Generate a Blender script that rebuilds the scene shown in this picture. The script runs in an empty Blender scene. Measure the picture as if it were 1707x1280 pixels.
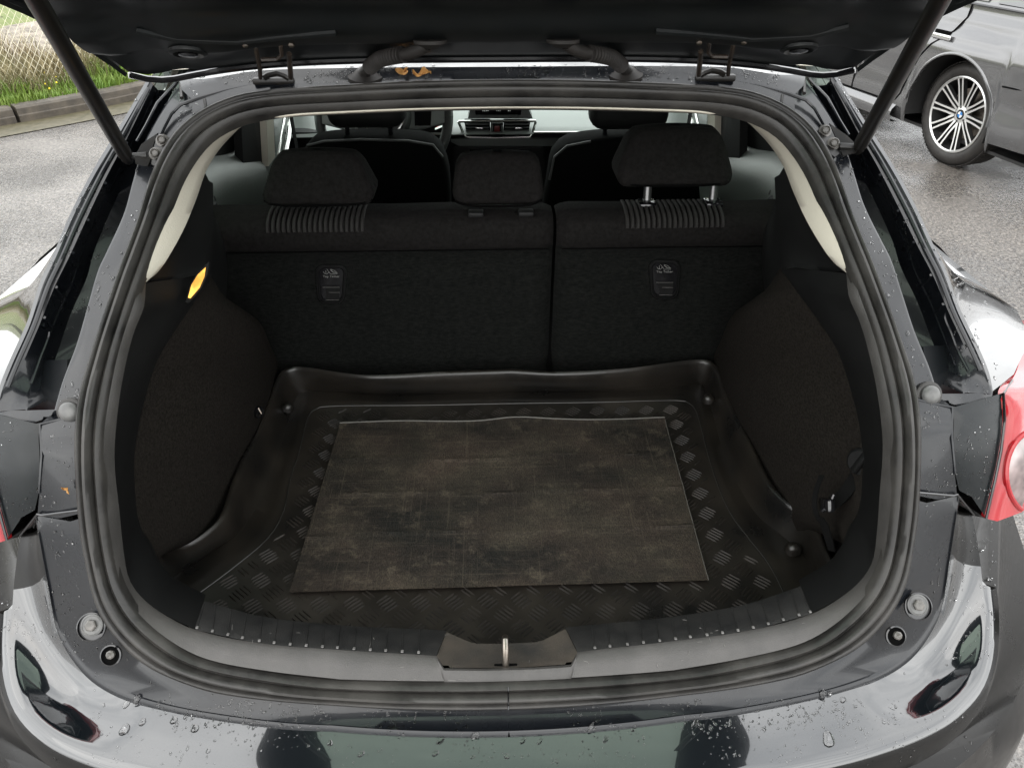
import bpy, bmesh, math, random
from math import radians as R, sin, cos, pi, tan, sqrt
from mathutils import Vector as V, Matrix, noise
from mathutils.bvhtree import BVHTree
random.seed(7)
sc = bpy.context.scene
COL = sc.collection
# ------------------------------------------------------------------ camera
CAM = V((-.014, -.6, 1.6)); PITCH = R(33.4); YAW = R(1.8); FPX = 1290.; CX, CY = 853.5, 640.
cam = bpy.data.cameras.new('camera'); co = bpy.data.objects.new('camera', cam); COL.objects.link(co)
co.location = CAM; co.rotation_euler = (pi/2-PITCH, 0, -YAW)
cam.sensor_width = 36; cam.lens = 36*FPX/1707; cam.clip_start = .02; cam.clip_end = 800
sc.camera = co
sc.render.resolution_x = 1024; sc.render.resolution_y = 767
# ------------------------------------------------------------------ sky, sun, exposure
SUN_EL, SUN_AZ = R(48), R(200)
w = bpy.data.worlds.new('World'); sc.world = w; w.use_nodes = True
nt = w.node_tree; N = nt.nodes; Lk = nt.links
for n in list(N): N.remove(n)
out = N.new('ShaderNodeOutputWorld'); bg = N.new('ShaderNodeBackground'); Lk.new(bg.outputs[0], out.inputs[0])
sky = N.new('ShaderNodeTexSky'); sky.sky_type = 'NISHITA'; sky.sun_disc = False
sky.sun_elevation = SUN_EL; sky.sun_rotation = SUN_AZ; sky.air_density = 1.5; sky.dust_density = 3
tc = N.new('ShaderNodeTexCoord'); mp = N.new('ShaderNodeMapping'); mp.inputs['Scale'].default_value = (1.2, 1.2, 3.2)
ns = N.new('ShaderNodeTexNoise'); ns.inputs['Scale'].default_value = 1.6; ns.inputs['Detail'].default_value = 6; ns.inputs['Roughness'].default_value = .55
rp = N.new('ShaderNodeValToRGB'); rp.color_ramp.elements[0].position = .3; rp.color_ramp.elements[1].position = .7
rp.color_ramp.elements[0].color = (11.5, 11.8, 12.1, 1); rp.color_ramp.elements[1].color = (20, 20, 19.8, 1)
mx = N.new('ShaderNodeMix'); mx.data_type = 'RGBA'; mx.inputs[0].default_value = .93
Lk.new(tc.outputs['Generated'], mp.inputs[0]); Lk.new(mp.outputs[0], ns.inputs['Vector']); Lk.new(ns.outputs[0], rp.inputs[0])
Lk.new(sky.outputs[0], mx.inputs[6]); Lk.new(rp.outputs[0], mx.inputs[7]); Lk.new(mx.outputs[2], bg.inputs[0])
bg.inputs[1].default_value = .12
sun = bpy.data.lights.new('sun', 'SUN'); sun.energy = .6; sun.angle = R(80); sun.color = (1, .96, .9)
so = bpy.data.objects.new('sun', sun); COL.objects.link(so); so.rotation_euler = (pi/2-SUN_EL, 0, pi-SUN_AZ)
vs = sc.view_settings; vs.view_transform = 'Standard'; vs.look = 'None'; vs.gamma = 1; vs.use_curve_mapping = False; vs.exposure = 0.85
sc.cycles.max_bounces = 10; sc.cycles.transparent_max_bounces = 16; sc.cycles.caustics_reflective = False; sc.cycles.caustics_refractive = False

# ------------------------------------------------------------------ measuring: pixel of the photograph -> point in the real place
_f = V((sin(YAW)*cos(PITCH), cos(YAW)*cos(PITCH), -sin(PITCH))); _r = V((cos(YAW), -sin(YAW), 0)); _d = V((-sin(YAW)*sin(PITCH), -cos(YAW)*sin(PITCH), -cos(PITCH)))
def ray(u, v): return _f + _r*((u-CX)/FPX) + _d*((v-CY)/FPX)
def atz(u, v, z): d = ray(u, v); return CAM + d*((z-CAM.z)/d.z)
def aty(u, v, y): d = ray(u, v); return CAM + d*((y-CAM.y)/d.y)
PZ = [(.2, -.02), (.6, 0), (.72, 0), (.85, .02), (1.0, .09), (1.15, .26), (1.35, .55), (1.6, .95)]
def Yz(z):
    for (a, b), (c, d) in zip(PZ, PZ[1:]):
        if z <= c: break
    return b+(d-b)*(z-a)/(c-a)
def KX(z): return .17+.15*max(0, min(1, (z-.71)/.15))
def S(u, v, off=0.):          # tail surface of the hatchback, pushed forward by off
    d = ray(u, v)
    def g(t):
        p = CAM+d*t; return p.y-Yz(p.z)-KX(p.z)*p.x*p.x-off
    t = .3
    while g(t) < 0 and t < 4: t += .01
    a, b = t-.01, t
    for _ in range(24):
        m = (a+b)/2
        if g(m) < 0: a = m
        else: b = m
    return CAM+d*b
def mir(p): return V((-p.x, p.y, p.z))
def resample(pts, n, smooth=True):
    pts = [V(p) for p in pts]
    if smooth and len(pts) > 2:
        q = []
        for i in range(len(pts)-1):
            p0 = pts[max(i-1, 0)]; p1 = pts[i]; p2 = pts[i+1]; p3 = pts[min(i+2, len(pts)-1)]
            l = max((p2-p1).length, 1e-6); l0 = (p1-p0).length; l2 = (p3-p2).length
            t1 = (p2-p0)/(l+l0)*l; t2 = (p3-p1)/(l+l2)*l
            for k in range(8):
                s = k/8; q.append(p1*(2*s**3-3*s*s+1)+t1*(s**3-2*s*s+s)+p2*(-2*s**3+3*s*s)+t2*(s**3-s*s))
        q.append(pts[-1]); pts = q
    L = [0]
    for a, b in zip(pts, pts[1:]): L.append(L[-1]+(b-a).length)
    o = []; j = 0
    for i in range(n):
        s = L[-1]*i/(n-1)
        while j < len(L)-2 and L[j+1] < s: j += 1
        o.append(pts[j].lerp(pts[j+1], min(1, (s-L[j])/max(L[j+1]-L[j], 1e-9))))
    return o

# ------------------------------------------------------------------ materials
MATS = {}
def mat(name, col, rough=.5, metal=0., spec=None, ior=None, coat=0., coat_r=.03, coat_ior=1.5, bump=0., bscale=200., noise_c=None, nscale=5., ndet=4, emit=None, estr=1., trans=0., alpha=None, stretch=None, rnoise=0., sheen=0.):
    m = bpy.data.materials.new(name); m.use_nodes = True; t = m.node_tree; b = t.nodes['Principled BSDF']
    b.inputs['Base Color'].default_value = (*col, 1); b.inputs['Roughness'].default_value = rough; b.inputs['Metallic'].default_value = metal
    if spec is not None: b.inputs['Specular IOR Level'].default_value = spec
    if ior: b.inputs['IOR'].default_value = ior
    b.inputs['Coat Weight'].default_value = coat; b.inputs['Coat Roughness'].default_value = coat_r; b.inputs['Coat IOR'].default_value = coat_ior
    b.inputs['Transmission Weight'].default_value = trans
    if sheen: b.inputs['Sheen Weight'].default_value = sheen
    if emit: b.inputs['Emission Color'].default_value = (*emit, 1); b.inputs['Emission Strength'].default_value = estr
    tcn = t.nodes.new('ShaderNodeTexCoord'); src = tcn.outputs['Object']
    if stretch:
        mm = t.nodes.new('ShaderNodeMapping'); mm.inputs['Scale'].default_value = stretch; t.links.new(src, mm.inputs[0]); src = mm.outputs[0]
    if noise_c or rnoise:
        n = t.nodes.new('ShaderNodeTexNoise'); n.inputs['Scale'].default_value = nscale; n.inputs['Detail'].default_value = ndet; n.inputs['Roughness'].default_value = .6
        t.links.new(src, n.inputs['Vector'])
        if noise_c:
            r = t.nodes.new('ShaderNodeValToRGB'); r.color_ramp.elements[0].position = .32; r.color_ramp.elements[1].position = .68
            r.color_ramp.elements[0].color = (*col, 1); r.color_ramp.elements[1].color = (*noise_c, 1)
            t.links.new(n.outputs[0], r.inputs[0]); t.links.new(r.outputs[0], b.inputs['Base Color'])
        if rnoise:
            mr = t.nodes.new('ShaderNodeMapRange'); mr.inputs[1].default_value = .3; mr.inputs[2].default_value = .7
            mr.inputs[3].default_value = max(0, rough-rnoise); mr.inputs[4].default_value = rough+rnoise
            t.links.new(n.outputs[0], mr.inputs[0]); t.links.new(mr.outputs[0], b.inputs['Roughness'])
    if bump:
        n2 = t.nodes.new('ShaderNodeTexNoise'); n2.inputs['Scale'].default_value = bscale; n2.inputs['Detail'].default_value = 3
        bp = t.nodes.new('ShaderNodeBump'); bp.inputs['Strength'].default_value = bump; bp.inputs['Distance'].default_value = .002
        t.links.new(src, n2.inputs['Vector']); t.links.new(n2.outputs[0], bp.inputs['Height']); t.links.new(bp.outputs[0], b.inputs['Normal'])
    MATS[name] = m; return m
PAINT = mat('black_paint', (.004, .0055, .007), .12, spec=.5, coat=1, coat_r=.015, coat_ior=1.85, bump=.02, bscale=60)
PAINTD = mat('dusty_dark_reflection_paint', (.003, .003, .003), .32, spec=.2, coat=.2, coat_r=.12, coat_ior=1.4, noise_c=(.007, .0065, .006), nscale=14, ndet=8, rnoise=.1)  # dust specks, and dark reflections put into a duller copy of the paint
JAMB = mat('jamb_paint', (.006, .007, .009), .28, spec=.3, coat=.36, coat_r=.06, coat_ior=1.6, rnoise=.12, nscale=14, bump=.10, bscale=34)
UNDER = mat('tailgate_underside', (.004, .0055, .006), .4, spec=.35, coat=.3, coat_r=.2, bump=.05, bscale=30, noise_c=(.008, .009, .009), nscale=12)
RUB = mat('rubber', (.012, .0115, .011), .42, spec=.42, noise_c=(.046, .043, .039), nscale=13, ndet=9, bump=.15, bscale=160, rnoise=.1)
TRIM = mat('grained_plastic', (.0035, .0036, .0038), .6, spec=.2, bump=.28, bscale=900, noise_c=(.006, .006, .006), nscale=9)
SILL = mat('scuffed_sill_plastic', (.040, .038, .036), .48, spec=.5, bump=.25, bscale=800, noise_c=(.064, .060, .057), nscale=16, ndet=8)
RIBM = mat('ribbed_sill_plastic', (.010, .010, .0103), .5, spec=.35, bump=.3, bscale=500, noise_c=(.024, .0232, .0225), nscale=30, ndet=8)
CARPET = mat('boot_carpet', (.0085, .0074, .0065), .95, spec=.05, bump=.8, bscale=700, noise_c=(.021, .0182, .0157), nscale=260, ndet=3)
SEATM = mat('seat_fabric', (.0078, .0072, .0069), .92, spec=.08, bump=.6, bscale=600, noise_c=(.0145, .0135, .013), nscale=120, ndet=3)
BACKM = mat('seat_back_felt', (.0056, .0063, .0060), .97, spec=.04, bump=.7, bscale=500, noise_c=(.0145, .0148, .0138), nscale=90, ndet=6, stretch=(1, 1, 2.5))
LINER = mat('liner_rubber', (.006, .006, .006), .36, spec=.6, bump=.12, bscale=120, noise_c=(.020, .016, .012), nscale=7, ndet=8, rnoise=.14)
BEIGE = mat('beige_trim', (.62, .58, .49), .75, spec=.2, bump=.2, bscale=400)
DARK = mat('cabin_dark', (.008, .008, .008), .6, spec=.3, bump=.2, bscale=300)
DASH = mat('dash_plastic', (.08, .086, .082), .42, spec=.6, bump=.2, bscale=500)
GLOSSB = mat('gloss_black', (.006, .006, .007), .12, coat=.6)
CHROME = mat('satin_chrome', (.75, .75, .73), .22, metal=1)
POST = mat('post_steel', (.22, .22, .22), .35, metal=.9)
STEEL = mat('worn_steel', (.32, .30, .27), .38, metal=1, noise_c=(.16, .12, .09), nscale=40)
BRK = mat('black_steel_bracket', (.005, .005, .005), .4, spec=.4, noise_c=(.012, .010, .008), nscale=45, coat=.1)
RUSTY = mat('rust_stained_steel', (.012, .010, .009), .4, metal=.0, spec=.5, noise_c=(.05, .036, .026), nscale=60)
PLUG = mat('grey_rubber_plug', (.07, .07, .07), .4, noise_c=(.13, .13, .125), nscale=60)
def glass(name, tint, gl=.06, rough=0.):
    m = bpy.data.materials.new(name); m.use_nodes = True; t = m.node_tree
    for n in list(t.nodes): t.nodes.remove(n)
    o = t.nodes.new('ShaderNodeOutputMaterial'); a = t.nodes.new('ShaderNodeBsdfTransparent'); g = t.nodes.new('ShaderNodeBsdfGlossy'); x = t.nodes.new('ShaderNodeMixShader')
    fr = t.nodes.new('ShaderNodeFresnel'); fr.inputs[0].default_value = 1.5
    a.inputs[0].default_value = (*tint, 1); g.inputs['Roughness'].default_value = rough
    t.links.new(fr.outputs[0], x.inputs[0]); t.links.new(a.outputs[0], x.inputs[1]); t.links.new(g.outputs[0], x.inputs[2]); t.links.new(x.outputs[0], o.inputs[0])
    return m
GLASS = glass('window_glass', (.75, .82, .78)); TINT = glass('tinted_glass', (.36, .44, .37)); WSCR = glass('windscreen_glass', (.85, .92, .88))
LENS = mat('red_lens', (.30, .006, .010), .1, spec=.4, coat=.5, coat_ior=1.45, trans=.1, noise_c=(.42, .014, .02), nscale=3)
CLEARL = mat('clear_lens', (.30, .22, .21), .15, coat=.4, trans=.1, noise_c=(.06, .035, .035), nscale=32, ndet=2)
BOLT = mat('dull_bolt', (.07, .068, .062), .35, spec=.6, noise_c=(.12, .11, .10), nscale=80)
WATER = mat('water', (1, 1, 1), 0., ior=1.33, trans=1.)

def asphalt_mat():
    m = bpy.data.materials.new('wet_asphalt'); m.use_nodes = True; t = m.node_tree; b = t.nodes['Principled BSDF']; nn = t.nodes.new; l = t.links.new
    tcn = nn('ShaderNodeTexCoord')
    v = nn('ShaderNodeTexVoronoi'); v.inputs['Scale'].default_value = 105; l(tcn.outputs['Object'], v.inputs['Vector'])
    n = nn('ShaderNodeTexNoise'); n.inputs['Scale'].default_value = 1.3; n.inputs['Detail'].default_value = 7; l(tcn.outputs['Object'], n.inputs['Vector'])
    n2 = nn('ShaderNodeTexNoise'); n2.inputs['Scale'].default_value = 60; n2.inputs['Detail'].default_value = 4; l(tcn.outputs['Object'], n2.inputs['Vector'])
    r = nn('ShaderNodeValToRGB'); e = r.color_ramp.elements; e[0].position = .25; e[0].position = .3; e[0].color = (.033, .030, .027, 1); e[1].position = .72; e[1].color = (.195, .178, .162, 1)
    l(n2.outputs[0], r.inputs[0])
    r2 = nn('ShaderNodeValToRGB'); e = r2.color_ramp.elements; e[0].position = .1; e[0].color = (.55, .55, .55, 1); e[1].position = .9; e[1].color = (1.5, 1.47, 1.42, 1); l(v.outputs['Color'], r2.inputs[0])
    mm = nn('ShaderNodeMix'); mm.data_type = 'RGBA'; mm.blend_type = 'MULTIPLY'; mm.inputs[0].default_value = .9; l(r.outputs[0], mm.inputs[6]); l(r2.outputs[0], mm.inputs[7]); l(mm.outputs[2], b.inputs['Base Color'])
    mr = nn('ShaderNodeMapRange'); mr.inputs[1].default_value = .35; mr.inputs[2].default_value = .65; mr.inputs[3].default_value = .10; mr.inputs[4].default_value = .34; l(n.outputs[0], mr.inputs[0]); l(mr.outputs[0], b.inputs['Roughness'])
    rw = nn('ShaderNodeValToRGB'); e = rw.color_ramp.elements; e[0].position = .35; e[0].color = (.5, .5, .5, 1); e[1].position = .62; e[1].color = (1.1, 1.1, 1.1, 1); l(n.outputs[0], rw.inputs[0])
    m3 = nn('ShaderNodeMix'); m3.data_type = 'RGBA'; m3.blend_type = 'MULTIPLY'; m3.inputs[0].default_value = 1; l(mm.outputs[2], m3.inputs[6]); l(rw.outputs[0], m3.inputs[7]); l(m3.outputs[2], b.inputs['Base Color'])
    b.inputs['Specular IOR Level'].default_value = 1.
    bp = nn('ShaderNodeBump'); bp.inputs['Strength'].default_value = .7; bp.inputs['Distance'].default_value = .006; l(v.outputs['Distance'], bp.inputs['Height']); l(bp.outputs[0], b.inputs['Normal'])
    return m
ASPH = asphalt_mat()
KERBM = mat('kerb_concrete', (.036, .030, .023), .6, noise_c=(.085, .07, .052), nscale=12, ndet=8, bump=.5, bscale=70)
MOSS = mat('mossy_gutter', (.045, .042, .018), .5, noise_c=(.095, .082, .05), nscale=20, ndet=8, bump=.5, bscale=60)
SOIL = mat('verge_soil', (.06, .08, .02), .9, noise_c=(.12, .10, .055), nscale=7, ndet=8, bump=.6, bscale=20)
GRAVEL = mat('gravel_bank', (.08, .07, .055), .9, noise_c=(.32, .28, .23), nscale=9, ndet=10, bump=1, bscale=18)
FIELD = mat('far_grass', (.09, .13, .03), .9, noise_c=(.17, .18, .07), nscale=3, ndet=8, bump=1, bscale=12)
BLADE = mat('green_blades', (.085, .17, .014), .6, noise_c=(.15, .20, .03), nscale=3)
DRY = mat('dry_blades', (.26, .20, .11), .7, noise_c=(.13, .13, .05), nscale=2)
WIRE = mat('galvanised_wire', (.62, .58, .44), .5)

# ------------------------------------------------------------------ builders
def link(name, bm, m, parent=None, smooth=35, kind=None, label=None):
    me = bpy.data.meshes.new(name)
    bmesh.ops.remove_doubles(bm, verts=bm.verts, dist=1e-6)
    bm.to_mesh(me); bm.free()
    for mm in (m if isinstance(m, (list, tuple)) else [m]): me.materials.append(mm)
    if smooth:
        for p in me.polygons: p.use_smooth = True
        me.set_sharp_from_angle(angle=R(smooth))
    o = bpy.data.objects.new(name, me); COL.objects.link(o)
    if parent: o.parent = parent
    if kind: o['kind'] = kind
    if label: o['label'] = label
    return o
def empty(name, loc=(0, 0, 0), label=None, cat=None, group=None, kind=None, rz=0):
    o = bpy.data.objects.new(name, None); COL.objects.link(o); o.location = loc; o.rotation_euler = (0, 0, rz); o.empty_display_size = .1
    tag(o, label, cat, group, kind); return o
def tag(o, label=None, cat=None, group=None, kind=None):
    if label: o['label'] = label
    if cat: o['category'] = cat
    if group: o['group'] = group
    if kind: o['kind'] = kind
    return o
def loft(rings, closed=False, bm=None, flip=False, cap=False):
    bm = bm or bmesh.new()
    vs_ = [[bm.verts.new(p) for p in r] for r in rings]
    for a, b in zip(vs_, vs_[1:]):
        n = len(a)
        for i in range(n if closed else n-1):
            j = (i+1) % n
            f = (a[i], a[j], b[j], b[i])
            try: bm.faces.new(f[::-1] if flip else f)
            except ValueError: pass
    if cap:
        for r in (vs_[0], vs_[-1]):
            try: bm.faces.new(r)
            except ValueError: pass
    return bm
def fixn(bm): bmesh.ops.recalc_face_normals(bm, faces=bm.faces); return bm
def tube(pts, r, seg=10, bm=None, rf=None):
    bm = bm or bmesh.new(); pts = [V(p) for p in pts]; rings = []
    up = V((0, 0, 1)); prev = None
    for i, p in enumerate(pts):
        t = (pts[min(i+1, len(pts)-1)]-pts[max(i-1, 0)]).normalized()
        if prev is None:
            a = t.cross(up)
            if a.length < .1: a = t.cross(V((1, 0, 0)))
        else: a = prev-t*prev.dot(t)
        a.normalize(); prev = a; b = t.cross(a)
        rr = rf(i/(len(pts)-1)) if rf else r
        rings.append([p+a*cos(2*pi*k/seg)*rr+b*sin(2*pi*k/seg)*rr for k in range(seg)])
    loft(rings, True, bm, cap=True); return fixn(bm)
def rbox(c, s, r=.01, seg=2, bm=None, fn=None, rot=None):
    b2 = bmesh.new(); bmesh.ops.create_cube(b2, size=1)
    for v in b2.verts: v.co = V((v.co.x*s[0], v.co.y*s[1], v.co.z*s[2]))
    if r: bmesh.ops.bevel(b2, geom=list(b2.edges), offset=r, segments=seg, profile=.5, affect='EDGES', clamp_overlap=True)
    for v in b2.verts:
        if fn: v.co = fn(v.co)
        if rot: v.co = rot @ v.co
        v.co += V(c)
    if bm is None: return b2
    me = bpy.data.meshes.new('t'); b2.to_mesh(me); b2.free(); bm.from_mesh(me); bpy.data.meshes.remove(me); return bm
def disc_lathe(c, axis, prof, seg=24, bm=None):      # prof: [(radius, height along axis)]
    bm = bm or bmesh.new(); ax = V(axis).normalized(); a = ax.orthogonal().normalized(); b = ax.cross(a)
    loft([[V(c)+ax*h+(a*cos(2*pi*k/seg)+b*sin(2*pi*k/seg))*max(r, 1e-4) for k in range(seg)] for r, h in prof], True, bm, cap=True); return fixn(bm)
def prism(poly, vec, bm=None):                # polygon (3D points) thickened along vec
    bm = bm or bmesh.new(); vec = V(vec)
    a = [bm.verts.new(V(p)) for p in poly]; b = [bm.verts.new(V(p)+vec) for p in poly]
    bm.faces.new(a); bm.faces.new(b[::-1])
    for i in range(len(a)): bm.faces.new((a[i], b[i], b[(i+1) % len(a)], a[(i+1) % len(a)]))
    return fixn(bm)
def text(s, size, loc, xdir, ydir, m, name, parent, depth=.0004):
    c = bpy.data.curves.new(name, 'FONT'); c.body = s; c.size = size; c.align_x = 'CENTER'; c.align_y = 'CENTER'; c.extrude = depth; c.resolution_u = 2
    o = bpy.data.objects.new(name, c); COL.objects.link(o)
    dg = bpy.context.evaluated_depsgraph_get(); me = bpy.data.meshes.new_from_object(o.evaluated_get(dg)); bpy.data.objects.remove(o)
    x = V(xdir).normalized(); y = V(ydir).normalized(); z = x.cross(y)
    M = Matrix((x, y, z)).transposed().to_4x4(); M.translation = V(loc); me.transform(M); me.materials.clear(); me.materials.append(m)
    q = bpy.data.objects.new(name, me); COL.objects.link(q)
    if parent: q.parent = parent
    return q
# ================================================================== SURROUNDINGS
def sheet(name, x0, x1, y0, y1, z, m, n=1, kind='structure', fn=None):
    bm = bmesh.new(); vs_ = [[bm.verts.new((x0+(x1-x0)*i/n, y0+(y1-y0)*j/n, z)) for i in range(n+1)] for j in range(n+1)]
    for j in range(n):
        for i in range(n): bm.faces.new((vs_[j][i], vs_[j][i+1], vs_[j+1][i+1], vs_[j+1][i]))
    if fn:
        for v in bm.verts: v.co = fn(v.co)
    return link(name, bm, m, kind=kind, smooth=0)
asph = sheet('asphalt', -250, 250, -250, 350, 0, ASPH)
KP = [V((-9, 1.6, 0)), V((-6.2, 3.25, 0)), V((-4.6, 4.55, 0)), V((-3.687, 5.454, 0)), V((-3.275, 5.86, 0)), V((-2.954, 6.25, 0)), V((-2.3, 7.3, 0)), V((-1.6, 9.0, 0)), V((-1.1, 11.5, 0)), V((-.9, 16, 0)), V((-.9, 24, 0))]
KL = resample(KP, 400)
def knorm(i):
    t = (KL[min(i+1, 399)]-KL[max(i-1, 0)]).normalized(); return V((-t.y, t.x, 0))
def kline(off, z, a=0, b=400, st=4): return [KL[i]+knorm(i)*off+V((0, 0, z)) for i in range(a, b, st)]
link('gutter_channel', loft([kline(-.30, .006), kline(-.15, .012), kline(-.0, .01)], flip=True), MOSS, kind='structure')
kerb = empty('kerb', KL[0], kind='structure')
klen = sum((b-a).length for a, b in zip(KL, KL[1:])); step = 400*1.6/klen
def knear(p): return min(range(400), key=lambda i: (KL[i].xy-V(p).xy).length)
kj = knear(atz(17, 205, 0)); starts = []
s = kj
while s > 0: s -= step
s += step
while s < 396:
    a = int(round(s)); b = min(int(round(s+step)), 399)
    if b-a > 4:
        idx = list(range(a, b+1, 4))+([b] if (b-a) % 4 else [])
        def rr(off, z, g=.006):
            L_ = [KL[i]+knorm(i)*off+V((0, 0, z)) for i in idx]
            L_[0] = L_[0].lerp(L_[1], .08); L_[-1] = L_[-1].lerp(L_[-2], .08); return L_
        rings = [rr(.0, -.02), rr(.004, .055), rr(.012, .062), rr(.018, .105), rr(.035, .12), rr(.13, .122), rr(.14, .11), rr(.14, -.02)]
        bm = loft([[r[i] for r in rings] for i in range(len(idx))], True, cap=True); fixn(bm)
        st_ = link('kerb_stone', bm, KERBM, kerb); st_.matrix_parent_inverse = Matrix.Translation(-kerb.location)
    s += step
# verge, gravel bank, far grass: strips running behind the kerb
def vz(off): return .10+.0*off
link('verge', loft([kline(.14, .10), kline(.6, .12), kline(1.0, .14), kline(1.4, .15)], flip=True), SOIL, kind='structure')
gb = loft([kline(1.4, .15), kline(1.8, .20), kline(2.2, .24), kline(2.8, .27), kline(3.5, .05)], flip=True)
for v in gb.verts: v.co.z += .05*noise.noise(v.co*1.3)
link('gravel_bank', gb, GRAVEL, kind='structure')
link('grass_field', loft([kline(2.2, .12), kline(2.75, .28), kline(3.2, .31), kline(9, .42), kline(30, .6), kline(120, .6)], flip=True), FIELD, kind='structure')
# grass blades
def blades(name, n, offr, hr, m, irange, lean=.25, wd=.006, label=None):
    vv = []; ff = []
    for _ in range(n):
        i = random.randint(*irange); o = random.uniform(*offr); c = KL[i]+knorm(i)*o+V((random.uniform(-.03, .03), random.uniform(-.03, .03), .10))
        cl = .55+.9*max(0, noise.noise(V((c.x*1.7, c.y*1.7, 3))) + .25)
        h = random.uniform(*hr)*cl; a = random.uniform(0, 6.28); d = V((cos(a), sin(a), 0)); sd = V((-d.y, d.x, 0))*wd*random.uniform(.5, 1.2); l = lean*h*random.uniform(.2, 1.6)
        k = len(vv)
        p1 = c+d*l*.35+V((0, 0, h*.6)); p2 = c+d*l+V((0, 0, h))
        vv += [c-sd, c+sd, p1-sd*.8, p1+sd*.8, p2]
        ff += [(k, k+1, k+3, k+2), (k+2, k+3, k+4)]
    me = bpy.data.meshes.new(name); me.from_pydata(vv, [], ff); me.materials.append(m)
    o = bpy.data.objects.new(name, me); COL.objects.link(o); o['kind'] = 'stuff'; o['label'] = label; o['category'] = 'grass'; return o
ir = (60, 260)
blades('verge_grass', 26000, (.13, .6), (.03, .10), BLADE, ir, .4, .005, 'short bright green grass growing along the kerb edge')
blades('tall_green_grass', 9000, (.3, .8), (.06, .22), BLADE, ir, .45, .005, 'mid height green grass tufts below the wire fence')
blades('dry_grass', 24000, (.4, 1.45), (.18, .46), DRY, ir, .6, .0035, 'tall dry straw coloured grass around the wire fence')
blades('field_grass', 12000, (2.8, 6.5), (.0, .14), BLADE, (60, 300), .5, .012, 'far green grass beyond the gravel bank')
# small yellow flowers, weeds at the kerb
bm = bmesh.new()
for _ in range(70):
    i = random.randint(*ir); c = KL[i]+knorm(i)*random.uniform(.25, .8)+V((0, 0, random.uniform(.14, .22)))
    bmesh.ops.create_icosphere(bm, subdivisions=1, radius=random.uniform(.006, .012), matrix=Matrix.Translation(c))
tag(link('yellow_flowers', bm, mat('yellow_petal', (.7, .55, .03), .6), kind='stuff'), 'tiny yellow flowers dotted through the kerbside grass', 'flowers')
def weed(c, n, h, label):
    vv = []; ff = []
    for _ in range(n):
        a = random.uniform(0, 6.28); d = V((cos(a), sin(a), 0)); l = h*random.uniform(.5, 1.3); sd = V((-d.y, d.x, 0))*.006; k = len(vv)
        p1 = c+d*l*.5+V((0, 0, h*.5)); p2 = c+d*l+V((0, 0, h*random.uniform(.2, .9)))
        vv += [c-sd*.5, c+sd*.5, p1-sd, p1+sd, p2]; ff += [(k, k+1, k+3, k+2), (k+2, k+3, k+4)]
    me = bpy.data.meshes.new('weed'); me.from_pydata([v-c for v in vv], [], ff); me.materials.append(BLADE)
    o = bpy.data.objects.new('weed', me); COL.objects.link(o); o.location = c; tag(o, label, 'weed', 'weeds growing from the kerb joint')
weed(atz(182, 160, .06), 34, .05, 'green weed sprouting from the kerb just left of the black strut')
weed(atz(214, 152, .06), 26, .04, 'small green weed on the kerb close to the car pillar')
weed(atz(107, 174, .05), 20, .035, 'tiny faint weed on the kerb face left of the strut')
# chain link fence
fence = empty('chain_link_fence', (-9, 4, 0), 'galvanised chain link fence standing in tall dry grass', 'fence')
FA = KL[10]+knorm(10)*1.35; FB = KL[300]+knorm(300)*1.35
fl = [KL[i]+knorm(i)*.55 for i in range(10, 320, 2)]
FL = resample(fl, 900); flen = sum((b-a).length for a, b in zip(FL, FL[1:]))
def fpt(s, z):
    f = max(0, min(s/flen*899, 898.99)); i = int(f); return FL[i].lerp(FL[i+1], f-i)+V((0, 0, z))
vv = []; ff = []; H = 1.5; PIT = .055; zz0 = .12
def wire(p, q, r=.0016):
    t = (q-p).normalized(); a = t.cross(V((0, 0, 1))).normalized(); b = t.cross(a); k = len(vv)
    for c in (p, q):
        for j in range(3): vv.append(c+(a*cos(j*2.09)+b*sin(j*2.09))*r)
    for j in range(3): ff.append((k+j, k+(j+1) % 3, k+3+(j+1) % 3, k+3+j))
s0, s1 = 1.5, flen-2; n = int((s1-s0)/PIT)
for i in range(n):
    s = s0+i*PIT
    for sg in (1, -1):
        for j in range(5):
            a = j*H/5; b = (j+1)*H/5
            wire(fpt(s+sg*a*.75, zz0+a), fpt(s+sg*b*.75, zz0+b))
me = bpy.data.meshes.new('wire_mesh'); me.from_pydata(vv, [], ff); me.materials.append(WIRE)
o = bpy.data.objects.new('wire_mesh', me); COL.objects.link(o); o.parent = fence; o.matrix_parent_inverse = Matrix.Translation(-fence.location); o['kind'] = 'stuff'
for s in [x*2.5+1.6 for x in range(int((s1-s0)/2.5)+1)]:
    if abs((fpt(s, 0)-V((-5.5, 5.6, 0))).length) < 1.2: continue
    o = link('fence_post', tube([fpt(s, 0), fpt(s, H+.15)], .022, 10), WIRE, fence); o.matrix_parent_inverse = Matrix.Translation(-fence.location)
o = link('top_wire', tube([fpt(s0+i*(s1-s0)/60, zz0+H) for i in range(61)], .0025, 6), WIRE, fence); o.matrix_parent_inverse = Matrix.Translation(-fence.location)

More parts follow.
